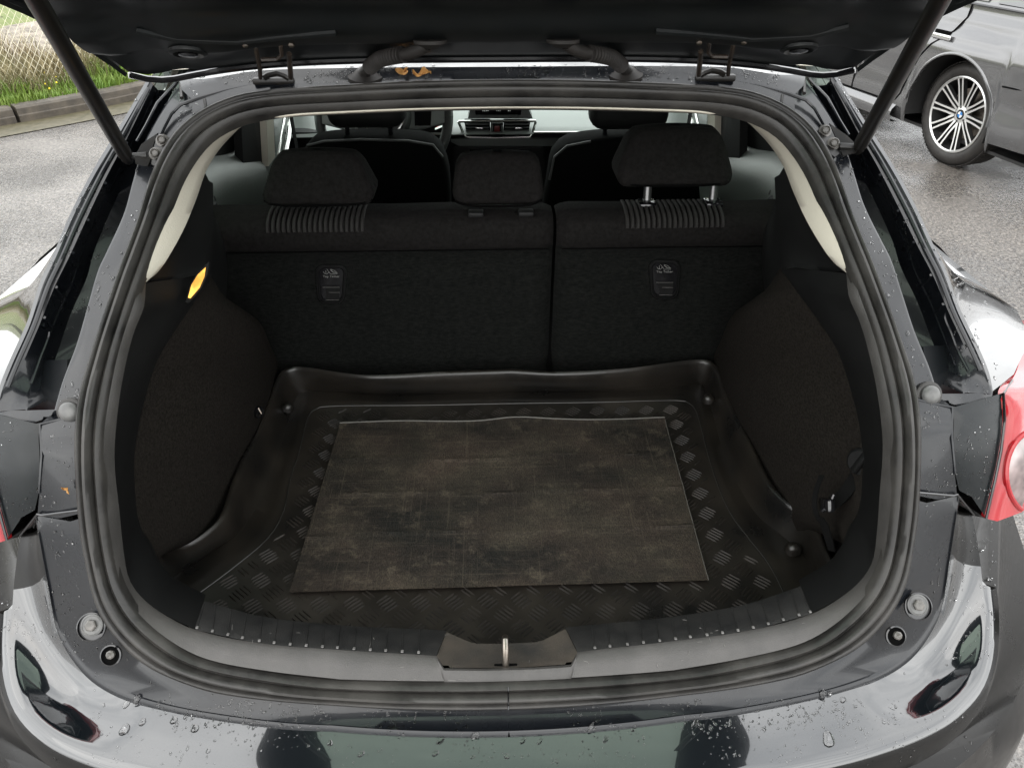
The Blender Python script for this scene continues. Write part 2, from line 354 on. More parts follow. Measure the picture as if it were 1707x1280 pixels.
# ================================================================== PARKED GREY ESTATE CAR (local: x forward, y left/outward, origin at the left rear wheel's contact)
GREY = mat('grey_metallic_paint', (.11, .11, .112), .26, metal=.5, coat=1, coat_ior=1.7, coat_r=.03, bump=.02, bscale=30)
TYRE = mat('tyre_rubber', (.014, .013, .012), .6, noise_c=(.03, .027, .024), nscale=30, bump=.2, bscale=80)
RIMM = mat('machined_alloy', (.72, .72, .70), .3, metal=.75)
RIMD = mat('dark_alloy', (.02, .02, .02), .4)
ang = math.atan2(5.208-4.519, 2.707-2.866)
pc = empty('parked_car', (2.98, 4.37, 0), 'grey metallic estate car with multi spoke alloy wheel parked beside the hatchback', 'car', rz=ang)
WR = .335; WB = 2.97; XR, XF = -1.08, 3.87        # rear and front ends
def arch(x, cx): 
    d = abs(x-cx); R_ = .385
    return None if d > R_ else .335+sqrt(max(R_*R_-d*d, 0))
def ylat(z, x):      # outward bulge of the flank at height z
    t = (z-.2)/.78
    prof = [(.18, -.045), (.26, -.012), (.34, .0), (.5, -.012), (.62, .004), (.74, .012), (.80, .0), (.9, -.03), (.98, -.055)]
    for (a, b), (c, d) in zip(prof, prof[1:]):
        if z <= c: break
    u_ = max(0, min(1, (z-a)/(c-a))); u_ = u_*u_*(3-2*u_); y = b+(d-b)*u_
    e = 0
    if x < -.45: e = -((-.45-x)/.63)**2.6*.30
    if x > 3.2: e = -((x-3.2)/.67)**2*.30
    for cx in (0, WB):
        d = sqrt((x-cx)**2+(z-.335)**2)
        if .38 < d < .56: y += .020*(1-(d-.38)/.18)
    return y+e+.10
def top(x): return .985+.03*max(0, min(1, (1.5-x)/2))
xs = []; x = XR
while x < XF+1e-6:
    xs.append(x); x += .022 if (abs(x) < .45 or abs(x-WB) < .45) else .06
xs.append(XF)
def flank(sg, W=0):
    bm = bmesh.new(); cols = []
    for x in xs:
        a = arch(x, 0) or arch(x, WB) or (.20 if -.4 < x < WB+.4 else .27)
        t_ = top(x); c = []
        for k in range(25):
            z = a+(t_-a)*k/24; c.append(bm.verts.new((x, (ylat(z, x) if sg > 0 else -1.88+.2-ylat(z, x)), z)))
        cols.append(c)
    for a, b in zip(cols, cols[1:]):
        for k in range(24):
            f = (a[k], b[k], b[k+1], a[k+1]); bm.faces.new(f if sg < 0 else f[::-1])
    return bm
YR = -1.88+.2
pc.scale = (.94,)*3
link('body_side', flank(1), GREY, pc, 60); link('body_side', flank(-1), GREY, pc, 60)
# front/rear closing bodywork, bonnet, greenhouse and roof
def ring_x(x, zt, inset, zb=.25): # cross-section half widths
    yl = ylat(.6, x)-inset; yr = YR-(ylat(.6, x)-.0)+inset; return [V((x, yl, zb)), V((x, yl, zt-.1)), V((x, (yl*.9+yr*.1), zt)), V((x, (yl*.1+yr*.9), zt)), V((x, yr, zt-.1)), V((x, yr, zb))]
link('rear_bumper', fixn(loft([ring_x(XR, .9, .0), ring_x(XR-.05, .86, .10), ring_x(XR-.08, .7, .25)], cap=True)), GREY, pc, 50)
link('front_bumper', fixn(loft([ring_x(XF, .78, .0, .2), ring_x(XF+.05, .7, .12, .2), ring_x(XF+.08, .6, .3, .22)], cap=True)), GREY, pc, 50)
def cab(x, z, yin): return [V((x, ylat(.95, min(max(x, -.6), 3.2))-yin, z)), V((x, YR-ylat(.95, min(max(x, -.6), 3.2))+yin, z))]
b1 = [cab(XR+.05, 1.0, .01), cab(2.5, 1.0, .01)]
GD = mat('car_window_glass', (.03, .034, .033), .03, coat=1, coat_ior=1.8)
t_rf = [(-.75, 1.40, .30), (-.3, 1.45, .27), (.7, 1.48, .25), (1.6, 1.44, .27)]
L_ = [cab(x, z, yi) for x, z, yi in t_rf]
bm = loft([[a, a.lerp(b, .1)+V((0, 0, .035)), a.lerp(b, .5)+V((0, 0, .05)), a.lerp(b, .9)+V((0, 0, .035)), b] for a, b in L_]); fixn(bm); link('roof', bm, GREY, pc, 60)
def pane(name, pts, m, dy=0): return link(name, prism([V(p) for p in pts], (0, dy, 0)), m, pc, 0)
for side in (0, 1):
    def gp(x, z):
        x2 = min(max(x, -.6), 3.2); f = (z-1.0)/.45; yi = .012+.26*f; y = ylat(.95, x2)-yi
        return V((x, y if side == 0 else YR-y, z))
    sgn = -.006 if side == 0 else .006
    # pillars/window frame sheet then panes proud of it
    pane('window_surround', [gp(-.98, 1.0), gp(2.55, 1.0), gp(1.62, 1.44), gp(.7, 1.475), gp(-.3, 1.45), gp(-.75, 1.40)], GREY, sgn)
    for q in ([(-.82, 1.03), (-.08, 1.03), (-.14, 1.40), (-.62, 1.36)], [(0.0, 1.03), (.78, 1.03), (.72, 1.43), (-.06, 1.41)], [(.90, 1.03), (1.92, 1.03), (1.50, 1.40), (.84, 1.43)]):
        off = V((0, .004 if side == 0 else -.004, 0)); o = link('window', prism([gp(*p)+off for p in q], (0, sgn, 0)), GD, pc, 0)
    # chrome/black line under windows
    link('window_trim', tube([gp(x, 1.008)+V((0, .008 if side == 0 else -.008, 0)) for x in (-.95, 0, 1, 2, 2.4)], .008, 6), GLOSSB, pc)
b0 = cab(3.2, .93, .03); b2 = cab(2.55, 1.0, .0)
bm = loft([[a, a.lerp(b, .5)+V((0, 0, .06)), b] for a, b in (cab(2.55, 1.0, .0), cab(3.2, .95, .02), cab(XF, .80, .05))]); fixn(bm); link('bonnet', bm, GREY, pc, 60)
bm = loft([[a, a.lerp(b, .5)+V((0.05, 0, .05)), b] for a, b in (cab(2.5, 1.01, .02), cab(1.6, 1.44, .27))]); fixn(bm); link('windscreen', bm, GD, pc, 60)
bm = loft([[a, a.lerp(b, .5)+V((-.05, 0, .03)), b] for a, b in (cab(-1.02, 1.0, .02), cab(-.75, 1.40, .30))]); fixn(bm); link('rear_window', bm, GD, pc, 60)
bm = rbox((1.4, YR/2, .17), (4.6, 1.6, .02), 0); link('underbody', bm, RIMD, pc, 0)
bm = rbox((1.4, YR/2, .55), (4.6, 1.1, .7), 0); link('inner_body', bm, RIMD, pc, 0)
def strip(name, pts, r, m): return link(name, tube(pts, r, 5), m, pc)
def onf(x, z, o=.0015): return V((x, ylat(z, x)+o, z))
GAP = mat('panel_gap', (.003, .003, .003), .9, spec=.03)
# door gaps: rear door trailing edge runs down and round the arch; between doors
strip('panel_gap', [onf(.10, 1.0), onf(.09, .93), onf(.14, .84), onf(.28, .74), onf(.37, .64), onf(.44, .50), onf(.46, .38), onf(.50, .33), onf(.62, .305), onf(1.2, .30), onf(2.25, .30)], .006, GAP)
strip('panel_gap', [onf(.98, 1.0), onf(1.0, .7), onf(1.02, .31)], .006, GAP)
strip('panel_gap', [onf(-.40, .61), onf(-.7, .62), onf(-1.0, .64)], .005, GAP)
for hx in (.22, 1.20):
    h = empty('door_handle', (hx, ylat(.80, hx), .80)); h.parent = pc
    o = link('grip', rbox((0, .022, 0), (.21, .018, .032), .008, 3), mat('handle_chrome', (.6, .6, .6), .15, metal=.8) if 'hc' not in globals() else hc, h)
    hc = o.data.materials[0]; link('cup', rbox((0, -.006, 0), (.15, .02, .07), .009, 3), GAP, h)
sk = bmesh.new(); loft([[V((x, ylat(.26, x)+o_, z)) for x in (.48, .8, 1.4, 2.0, 2.5)] for o_, z in ((.0, .30), (.035, .265), (.04, .235), (.02, .18), (-.05, .17))], bm=sk); fixn(sk)
link('side_skirt', sk, GREY, pc, 50)
# wheel arch liner + wheels
def wheel(name, loc, side, detail=True):
    W = empty(name, loc); W.parent = pc
    ax = (0, side, 0); hw = .118
    tp = [(.245, hw-.012), (.258, hw), (.285, hw+.004), (.312, hw-.004), (.327, hw-.02), (.334, hw-.045), (.335, 0), (.334, -hw+.045), (.32, -hw+.015), (.28, -hw), (.245, -hw)]
    bm = disc_lathe((0, 0, 0), ax, tp, 64)
    bm.free(); bm = bmesh.new(); loft([[V((r*cos(2*pi*k/64), side*h, r*sin(2*pi*k/64))) for k in range(64)] for r, h in tp], True, bm); link('tyre', fixn(bm), TYRE, W, 40)
    tr = bmesh.new()
    for k in range(72):
        a = k*2*pi/72
        for yy in (.075, .035, -.02, -.07):
            rbox((0, 0, 0), (.004, .03, .012), 0, bm=tr, rot=Matrix.Rotation(a, 3, 'Y') @ Matrix.Translation((.3345, yy*side+.0, 0)).to_3x3())
        # transform manual below
    tr.free()
    tr = bmesh.new()
    for k in range(84):
        a = k*2*pi/84
        for yy in (.082, .045):
            M = Matrix.Rotation(a, 4, 'Y') @ Matrix.Translation((.3355, yy*side, 0)); r_ = bmesh.ops.create_cube(tr, size=1, matrix=M @ Matrix.Diagonal((.006, .033, .017, 1)))
    o = link('tread_blocks', tr, TYRE, W, 0); o['kind'] = 'stuff'
    rp_ = [(.247, hw-.016), (.247, hw-.002), (.238, hw+.002), (.230, hw-.006), (.226, hw-.03), (.215, hw-.08), (.20, -hw+.02)]
    bm = bmesh.new(); a_ = V(ax)
    loft([[V((r*cos(2*pi*k/64), side*h, r*sin(2*pi*k/64))) for k in range(64)] for r, h in rp_[:4]], False if 0 else True, bm); link('rim', fixn(bm), RIMM, W)
    bm = bmesh.new(); loft([[V((r*cos(2*pi*k/64), side*h, r*sin(2*pi*k/64))) for k in range(64)] for r, h in rp_[3:]], True, bm); link('barrel', fixn(bm), RIMD, W)
    link('brake_disc', disc_lathe((0, side*.02, 0), ax, [(.165, -.006), (.165, .006), (.06, .006)], 48), STEEL, W)
    link('back_plate', disc_lathe((0, -side*.09, 0), ax, [(.22, -.006), (.22, .006)], 32), RIMD, W)
    for k in range(10):
        a = k*2*pi/10+.06
        d = V((cos(a), 0, sin(a))); t = V((-sin(a), 0, cos(a)))
        for s_ in (-1, 1):
            p = []; prs = 1 if (k % 2 == 0) == (s_ > 0) else 0
            i_ = .010 if prs else .018
            pts = [d*.052+t*s_*i_, d*.12+t*s_*.014, d*.18+t*s_*.0155, d*.232+t*s_*.019]
            wd = [.0075, .0062, .006, .0065]; dz = [hw-.035, hw-.022, hw-.013, hw-.004]
            bm = bmesh.new(); rings = []
            for q, w_, z_ in zip(pts, wd, dz):
                c0 = q+V((0, side*z_, 0)); rings.append([c0-t*w_, c0+t*w_, c0+t*w_*1.2-V((0, side*.03, 0)), c0-t*w_*1.2-V((0, side*.03, 0))])
            loft(rings, True, bm, cap=True); fixn(bm); o = link('spoke', bm, [RIMM, RIMD], W, 30)
            for pl in o.data.polygons:
                if abs(pl.normal.y) < .7 or pl.normal.y*side < 0: pl.material_index = 1
    link('hub', disc_lathe((0, side*(hw-.05), 0), ax, [(.062, -.02), (.062, .0), (.055, .012), (.034, .016), (.034, .01)], 40), RIMM, W)
    for k in range(5):
        a = k*2*pi/5; link('wheel_bolt', disc_lathe((cos(a)*.047, side*(hw-.038), sin(a)*.047), ax, [(.007, 0), (.007, .004)], 8), RIMD, W)
    rd = empty('badge', (0, side*(hw-.034), 0)); 
    bpy.data.objects.remove(rd)
    BLU = MATS.get('badge_blue') or mat('badge_blue', (.02, .2, .55), .3); WHT = MATS.get('badge_white') or mat('badge_white', (.75, .75, .75), .3)
    bm = disc_lathe((0, side*(hw-.036), 0), ax, [(.033, 0), (.033, .003), (.0325, .004), (.0, .004)], 40); o = link('roundel', bm, GLOSSB, W)
    for k in range(4):
        bm = bmesh.new(); c0 = V((0, side*(hw-.0315), 0)); vs_ = [bm.verts.new(c0)]+[bm.verts.new(c0+V((cos(k*pi/2+j*pi/16), 0, sin(k*pi/2+j*pi/16)))*.021) for j in range(9)]
        bm.faces.new(vs_); 
        bmesh.ops.translate(bm, verts=bm.verts, vec=V((0, side*.0005, 0))); o2 = link('roundel_quarter', bm, BLU if k % 2 else WHT, W, 0)
    return W
wheel('wheel', (0, -.11, WR), 1)
wheel('wheel', (WB, -.11, WR), 1)
for x in (0, WB):
    o = empty('wheel', (x, YR+.11, WR)); o.parent = pc
    link('tyre', disc_lathe((0, 0, 0), (0, -1, 0), [(.2, .11), (.3, .118), (.334, .09), (.335, 0), (.334, -.09), (.3, -.11)], 48), TYRE, o)
for cx in (0, WB):
    bm = bmesh.new(); arc = [R(-12)+i*R(204)/24 for i in range(25)]
    loft([[V((cx+.383*cos(a), y, .335+.383*sin(a))) for a in arc] for y in (.102, -.24)], bm=bm)
    link('wheel_arch_liner', fixn(bm), RIMD, pc)
    bm = bmesh.new(); vs_ = [bm.verts.new((cx+.383*cos(a), -.24, .335+.383*sin(a))) for a in arc]; bm.faces.new(vs_); link('arch_inner', bm, RIMD, pc, 0)
    bm = bmesh.new(); loft([[V((cx+r*cos(a), ylat(.335+r*sin(a), cx+r*cos(a))+o_, max(.2, .335+r*sin(a)))) for a in [R(4)+i*R(172)/30 for i in range(31)]] for r, o_ in ((.383, -.02), (.383, .004), (.392, .006), (.40, .0))], bm=bm)
    link('arch_lip', fixn(bm), GREY, pc, 60)
# ================================================================== THE HATCHBACK: jamb, seal, bumper, tailgate
car = empty('hatchback', (0, 0, 0), 'wet black hatchback with its tailgate raised over an empty boot', 'car')
oL = [(843,1176),(570,1172),(369,1154),(292,1125),(228,1085),(188,1038),(168,998),(153,917),(141,833),(134,732),(143,648),(165,581),(188,500),(215,430),(235,370),(255,302),(275,255),(302,218),(336,191),(370,175),(420,161),(570,146),(836,138)]
oR = [(843,1176),(1137,1152),(1305,1125),(1406,1092),(1456,1055),(1493,1008),(1513,961),(1523,917),(1532,860),(1533,766),(1535,716),(1528,665),(1517,618),(1500,564),(1473,497),(1449,430),(1419,363),(1399,302),(1379,259),(1355,222),(1325,195),(1288,171),(1238,153),(1137,146),(836,138)]
iL = [(842,1137),(570,1136),(437,1119),(336,1098),(285,1068),(235,1025),(208,984),(188,934),(175,860),(170,766),(173,699),(188,621),(201,564),(218,511),(240,457),(252,430),(285,336),(302,285),(336,235),(370,210),(424,193),(570,184),(838,176)]
iR = [(842,1137),(1137,1120),(1238,1102),(1352,1072),(1392,1048),(1439,1005),(1466,961),(1476,917),(1483,850),(1490,766),(1490,716),(1480,648),(1466,588),(1449,537),(1433,490),(1416,440),(1399,396),(1365,329),(1332,269),(1298,228),(1255,202),(1204,187),(1140,181),(838,176)]
NR = 120
def half(l, r, off):
    a = resample([S(*p, off) for p in l], NR); b = resample([mir(S(*p, off)) for p in r], NR)
    h = [(p+q)/2 for p, q in zip(a, b)]; h[0].x = 0; h[-1].x = 0; return h
def flat_mid(h, xq=.22, end=0):   # no kink where the two halves meet
    k = (lambda: h[0], lambda: h[-1])[end](); c0 = V(k); q = min(h, key=lambda p: abs(abs(p.x)-xq)+(0 if (p.z-c0.z)**2+(p.y-c0.y)**2 < .02 else 9)); q = V(q)
    for p in h:
        if abs(p.x) < abs(q.x) and (p-c0).length < xq*1.3:
            f = (p.x/q.x)**2; c = q-(q-c0)*1.0; p.y = c0.y+(q.y-c0.y)*f; p.z = c0.z+(q.z-c0.z)*f
    return h
OUT = half(oL, oR, 0.); INN = half(iL, iR, .008)
for h_ in (OUT, INN): flat_mid(h_); flat_mid(h_, .22, 1)
def full(h): return h+[mir(p) for p in h[-2:0:-1]]     # closed ring
def sym(name, make, m, parent=car, **k):                # left piece and its mirrored twin
    r = []
    for s in (0, 1):
        bm = make()
        if s:
            for v in bm.verts: v.co.x = -v.co.x
            bmesh.ops.reverse_faces(bm, faces=bm.faces)
        r.append(link(name, bm, m, parent, **k))
    return r
FO = full(OUT); FI = full(INN); n_ = len(FO)
def seal_pt(i, s, h, O=FO, I=FI):
    w_ = I[i]-O[i]; t = (O[(i+1) % n_]-O[i-1]).normalized(); nrm = t.cross(w_).normalized()
    if nrm.y > 0: nrm = -nrm
    return O[i]+w_*s+nrm*h
prof = [(-.03, -.012), (.0, .004), (.06, .011), (.16, .0135), (.25, .012), (.30, .005), (.325, .0045), (.36, .012), (.45, .017), (.56, .017), (.64, .0125), (.675, .004), (.70, .004), (.74, .007), (.84, .009), (.94, .006), (1.0, .001), (1.02, -.01)]
bm = loft([[seal_pt(i, s, h) for i in range(n_)] for s, h in prof], True)
link('weatherstrip', fixn(bm), RUB, car, smooth=60)
link('seal_joint', tube([seal_pt(0, s, h+.0008) for s, h in prof[1:-2]], .0009, 5), GLOSSB, car)
LAMPB_ = mat('dark_cavity_paint', (.004, .005, .006), .35, spec=.3)
# --- jamb: flange beside the opening, upper corner, roof edge
def P(pts, off): return [S(u, v, o_) for (u, v), o_ in zip(pts, off if isinstance(off, (list, tuple)) else [off]*len(pts))]
# left-side rings from the roof corner down to the shelf above the lamp
fl_out = [S(u, v, o) for u, v, o in [(299,136,.03),(268,188,.012),(242,235,.008),(222,302,.005),(207,356,.004),(178,420,.003),(164,450,.003),(148,505,.002),(128,574,0),(104,638,0),(91,684,0)]]
def seg(h, a, b, n):   # portion of OUT between pixel rows
    return resample(h[a:b+1], n)
def near(h, p): return min(range(len(h)), key=lambda i: (h[i]-p).length)
ia = near(OUT, S(138, 690)); ib = near(OUT, S(345, 188))
NS = 60
sl_in = [p+V((.006, .004, 0)) for p in resample(OUT[ia:ib+1][::-1], NS)]
fo = resample(fl_out, NS)
lip = [p+V((-.004, .006, -.003)) for p in fo]
ch_w = [p+V((-.010, .085, -.012)) for p in fo]
st_l = resample([S(u, v, o) for u, v, o in [(262,150,.05),(222,235,.062),(196,290,.068),(166,350,.07),(134,427,.07),(122,470,.07),(95,530,.065),(74,590,.055),(52,652,.035),(45,684,.012)]], NS)
st_in = [p+V((.004, .03, -.008)) for p in st_l]
wall = resample([S(u, v, o) for u, v, o in [(255,142,.008),(212,230,.008),(180,290,.008),(148,357,.008),(116,427,.008),(90,480,.008),(66,541,.010),(38,606,.012),(20,652,.008),(18,684,.004)]], NS)
edge = resample([S(u, v, o) for u, v, o in [(250,136,-.001),(202,218,-.004),(158,291,-.005),(121,363,-.005),(94,427,-.005),(72,474,-.004),(50,541,-.002),(20,608,0),(2,655,0),(-4,688,0)]], NS)
edge2 = [p+V((-.007, .008, .001)) for p in edge]
def jamb():
    # sheets: seal -> flange -> channel -> step -> wall -> outer edge
    mid = [a.lerp(b, .5)+V((0, .0035*sin(i*.35)-.002, 0)) for i, (a, b) in enumerate(zip(sl_in, fo))]
    return loft([sl_in, mid, [a.lerp(b, .92) for a, b in zip(sl_in, fo)], fo, lip, ch_w, [a.lerp(b, .5)+V((0, .02, -.01)) for a, b in zip(ch_w, st_in)], st_in, st_l, [a.lerp(b, .2)+V((0, .002, 0)) for a, b in zip(st_l, wall)], wall, [a.lerp(b, .8)+V((0, .002, 0)) for a, b in zip(wall, edge)], edge, edge2])
sym('door_jamb', jamb, JAMB, smooth=50)
sym('gutter_edge', lambda: tube([p+V((0, -.002, 0)) for p in st_l[2:-6]], .0013, 5), JAMB)  # thin bead added so the step shows a bright line
sym('highlight_bead', lambda: tube([a.lerp(b, .5)+V((0, -.002, 0)) for a, b in zip(edge, wall)][1:-4], .0028, 6), JAMB)  # tube added to make the bright strip beside the outer edge
for k_ in (12, 20, 27, 33, 39, 44):
    sym('channel_step', lambda: tube([wall[k_]+V((.002, .002, 0)), wall[k_].lerp(st_l[k_], .5)+V((.0, .0, -.001)), st_l[k_]], .0022, 5), JAMB)
sym('channel_backing', lambda: loft([[S(u, v, o) for u, o in ((112, .03), (80, .06), (40, .06), (-12, .05))] for v in (600, 660, 700, 740)]), LAMPB_)
# ridge line pressed in the upper corner of the jamb
sym('pressed_ridge', lambda: tube([S(u, v, o) for u, v, o in [(424,141,.004),(380,150,.003),(330,164,.0),(300,175,-.001),(285,190,-.001),(272,215,-.001),(262,238,0)]], .0028, 7), JAMB)
sym('seam_bead', lambda: tube([S(u, v, o) for u, v, o in [(302,131,.02),(302,146,.014),(303,164,.004)]], .003, 6), RUB)
sym('seam_bead', lambda: tube([S(u, v, o) for u, v, o in [(341,166,.0),(343,180,.0)]], .0022, 6), RUB)
sym('side_lip', lambda: tube([S(u, v, o) for u, v, o in [(293,138,.018),(262,172,.008),(243,210,.004),(228,236,.004)]], .002, 6), JAMB)
# roof rear edge: from the seal top up and forward to the roof panel
NT = 50
it = near(OUT, S(345, 188))
top_in = [p+V((0, .004, .002)) for p in resample(OUT[it-2:], NT)]
r_mid = resample([S(u, v, o) for u, v, o in [(320,166,.0),(370,150,.0),(424,140,.0),(520,138,.002),(650,134,.003),(836,132,.003)]], NT)
r_low = resample([S(u, v, o) for u, v, o in [(303,150,.0),(345,142,-.002),(420,132,-.004),(520,126,-.004),(650,122,-.004),(836,121,-.004)]], NT)
r_edge = resample([S(u, v, o) for u, v, o in [(300,131,.01),(345,131,.0),(425,118,-.006),(520,114,-.007),(650,112,-.008),(836,111,-.008)]], NT)
r_top = [p+V((0, .05, .004)) for p in r_edge]
def roofedge(): return loft([top_in, r_mid, r_low, [p+V((0,-.003,0)) for p in r_edge], r_edge, r_top])
sym('roof_rear_channel', roofedge, JAMB, smooth=40)
# roof panel and body sides
def roof():
    rr = [r_top+[]]
    R0 = r_top
    rows = [R0]
    for y_, zc, xw in ((.85, 1.395, .52), (1.2, 1.415, .54), (1.6, 1.41, .55), (1.96, 1.375, .54)):
        rows.append([V((-xw*(1-i/(NT-1)), y_, zc-.11*(xw*(1-i/(NT-1)))**2)) for i in range(NT)])
    return loft(rows)
sym('roof', roof, PAINT, smooth=60)
def quarter():
    rows = [edge2]
    T = [i/(NS-1) for i in range(NS)]
    def row(fx, fy, fz): return [V((-fx(t, -p.x), p.y+fy(t), p.z+fz(t))) for t, p in zip(T, edge2)]
    rows.append([p+V((-.002-.050*t**4, .02+.02*t, .0)) for t, p in zip(T, edge2)])
    rows.append([V((-(abs(p.x)+.006+.13*t**4), p.y+.06+.08*t, p.z+.000)) for t, p in zip(T, edge2)])
    def far(y_, belt=.865):
        r = []
        for t, p in zip(T, edge2):
            # from roof rail down the glasshouse to the shoulder
            z = 1.385+(.985-1.385)*t; x = .53+(.655-.53)*min(1, t/.8) if t < .8 else .655+(belt-.655)*((t-.8)/.2)**.8
            yy = max(y_, p.y+.16)
            r.append(V((-x, yy, z)))
        return r
    f = far(.62); m_ = [a.lerp(b, .5)+V((-.02*t, 0, 0)) for a, b, t in zip(rows[-1], f, T)]
    rows += [m_, f]
    return loft(rows)
sym('quarter_panel', quarter, PAINT, smooth=60)
def qglass():
    a = [V((-(.50+(.60-.50)*t), .62+.1*t, 1.385+(1.0-1.385)*t)) for t in [i/10 for i in range(11)]]; b = [V((-(.55+(.68-.55)*t), .97, 1.37+(1.0-1.37)*t)) for t in [i/10 for i in range(11)]]
    return loft([a, b])
sym('rear_side_glass', qglass, TINT)
sym('shoulder_skin', lambda: loft([[V((-x, y, z)) for y in (.60, .8, 1.1, 1.6, 2.2, 2.4)] for x, z in ((.874, .97), (.868, .985), (.82, 1.0), (.66, 1.015))]), PAINT)
# flank below the shoulder (and the door skins further forward)
def flank_h():
    cols = []
    for y_, dx in ((.55, 0), (.8, .01), (1.3, .012), (2.2, .01), (3.2, 0), (3.9, -.08), (4.1, -.3)):
        cols.append([V((-(x+dx), max(y_, y_+k), z)) for x, z, k in ((.74+.125*min(1, max(0, (y_-.3)/.3)), .985, .12*(y_ < .5)), (.875, .93, .08*(y_ < .5)), (.882, .8, .03*(y_ < .4)), (.89, .62, 0), (.885, .45, 0), (.87, .3, 0), (.84, .2, 0))])
    return loft(cols)
sym('body_side', flank_h, PAINTD, smooth=60)
link('bonnet', fixn(loft([[V((-.74, 2.25, .99)), V((-.4, 2.3, 1.0)), V((0, 2.32, 1.01)), V((.4, 2.3, 1.0)), V((.74, 2.25, .99))], [V((-.8, 3.3, .92)), V((-.4, 3.3, .95)), V((0, 3.3, .96)), V((.4, 3.3, .95)), V((.8, 3.3, .92))], [V((-.7, 4.0, .7)), V((-.4, 4.1, .74)), V((0, 4.12, .75)), V((.4, 4.1, .74)), V((.7, 4.0, .7))]])), PAINT, car)
# --- lower jamb, lamp recess
lowA = near(OUT, S(138, 690)); lowB = near(OUT, S(138, 862))
li = [p+V((.006, .004, 0)) for p in resample(OUT[min(lowA, lowB):max(lowA, lowB)+1][::-1], 14)]
lo = resample([S(u, v, o) for u, v, o in [(68,706,-.012),(69,740,-.012),(71,780,-.010),(66,820,-.008),(62,866,-.002)]], 14)
lo_dn = [p+V((-.01, .03, -.004)) for p in lo]
def lowjamb(): return loft([li, [a.lerp(b, .5)+V((0, -.004, 0)) for a, b in zip(li, lo)], [a.lerp(b, .94) for a, b in zip(li, lo)], lo, lo_dn])
sym('lower_jamb', lowjamb, JAMB, smooth=40)
# shelf step between upper and lower jamb
def shelf():
    a = resample([sl_in[-1], fo[-1]], 6); b = resample([sl_in[-1]+V((0, .008, -.012)), S(84, 692, .012)], 6)
    c = resample([li[0], lo[0]], 6)
    bm = loft([a, b, [p+V((0, .001, .0005)) for p in c]])
    return bm
sym('jamb_shelf', shelf, JAMB, smooth=20)
sym('jamb_shelf_edge', lambda: tube([li[0]+V((0, -.001, .0)), li[0].lerp(lo[0], .5)+V((0, -.002, 0)), lo[0]+V((0, -.001, 0)), lo[4], lo[9]], .0022, 6), JAMB)
# ledge closing the bottom of the side channel
def ledge():
    return loft([[fo[-1]+V((.0, .002, 0)), st_l[-1], wall[-1], edge[-1], edge2[-1]],
                 [S(84, 694, .012), S(58, 704, .012), S(30, 706, .010), S(2, 700, .004), S(-8, 697, .004)],
                 [S(82, 700, .035), S(58, 716, .04), S(30, 722, .04), S(2, 718, .03), S(-8, 712, .02)]])
sym('channel_end', ledge, JAMB, smooth=25)
# black inner side of the tail lamp: between the lower jamb and the red lens
def lampbody():
    r0 = resample([S(u, v, o) for u, v, o in [(82,702,.010),(66,716,.004),(66,760,.002),(66,810,.002),(58,850,.004)]], 16)
    r1 = resample([S(u, v, o) for u, v, o in [(60,706,.0),(40,730,-.006),(38,780,-.010),(36,826,-.006),(36,862,.0)]], 16)
    r2 = resample([mir(S(u, v, o)) for u, v, o in [(1672,655,.0),(1674,700,-.006),(1668,750,-.010),(1658,800,-.008),(1643,862,.0)]], 16)
    return loft([r0, r1, r2])
LAMPB = mat('lamp_housing_black', (.006, .008, .009), .3, spec=.3, coat=.12, coat_r=.1, rnoise=.12, nscale=18)
lampB = sym('lamp_housing', lampbody, LAMPB, smooth=50)
# bodywork corner above the lamp: gloss pillar between channel edge and lens is the quarter panel; lens wraps round the corner
ipx = [(1664,520),(1678,546),(1688,578),(1692,612),(1688,634),(1673,656),(1675,700),(1669,750),(1659,800),(1644,864)]
offs = [.19,.14,.09,.05,.02,-.002,-.009,-.013,-.011,-.003]
def lens():
    a = resample([mir(S(u, v, o)) for (u, v), o in zip(ipx, offs)], 40)
    rows = []
    for d, k in ((V((.004, .006, -.001)), 0), (V((0, 0, 0)), 0), (V((-.012, -.006, 0)), 1), (V((-.06, .015, -.004)), 1), (V((-.13, .07, -.014)), 1), (V((-.168, .16, -.02)), 1), (V((-.185, .30, -.03)), 1)):
        rows.append([p+V((d.x*(min(1, (i/39)*1.6+.12) if k else 1), d.y*((i/39)*.75+.25 if k else 1), d.z)) for i, p in enumerate(a)])
    return loft(rows)
tl = []
for s in (0, 1):
    L_ = empty('tail_light', (0, 0, 0)); L_.parent = car; tl.append(L_)
a_, b_ = sym('lens', lens, LENS, smooth=70); a_.parent = tl[0]; b_.parent = tl[1]
tl_bvh = BVHTree.FromPolygons([v.co[:] for v in b_.data.vertices], [list(p.vertices) for p in b_.data.polygons])
def on_lens(u, v, k=0.):
    d = ray(u, v).normalized(); p, n, i, ds = tl_bvh.ray_cast(CAM, d)
    return None if p is None else p-d*k
def ring_pts(f, k): return [q for q in (on_lens(1727+50*f*cos(t), 788+70*f*sin(t), k) for t in [i*2*pi/48 for i in range(49)]) if q is not None]
rp1 = ring_pts(1., .002)
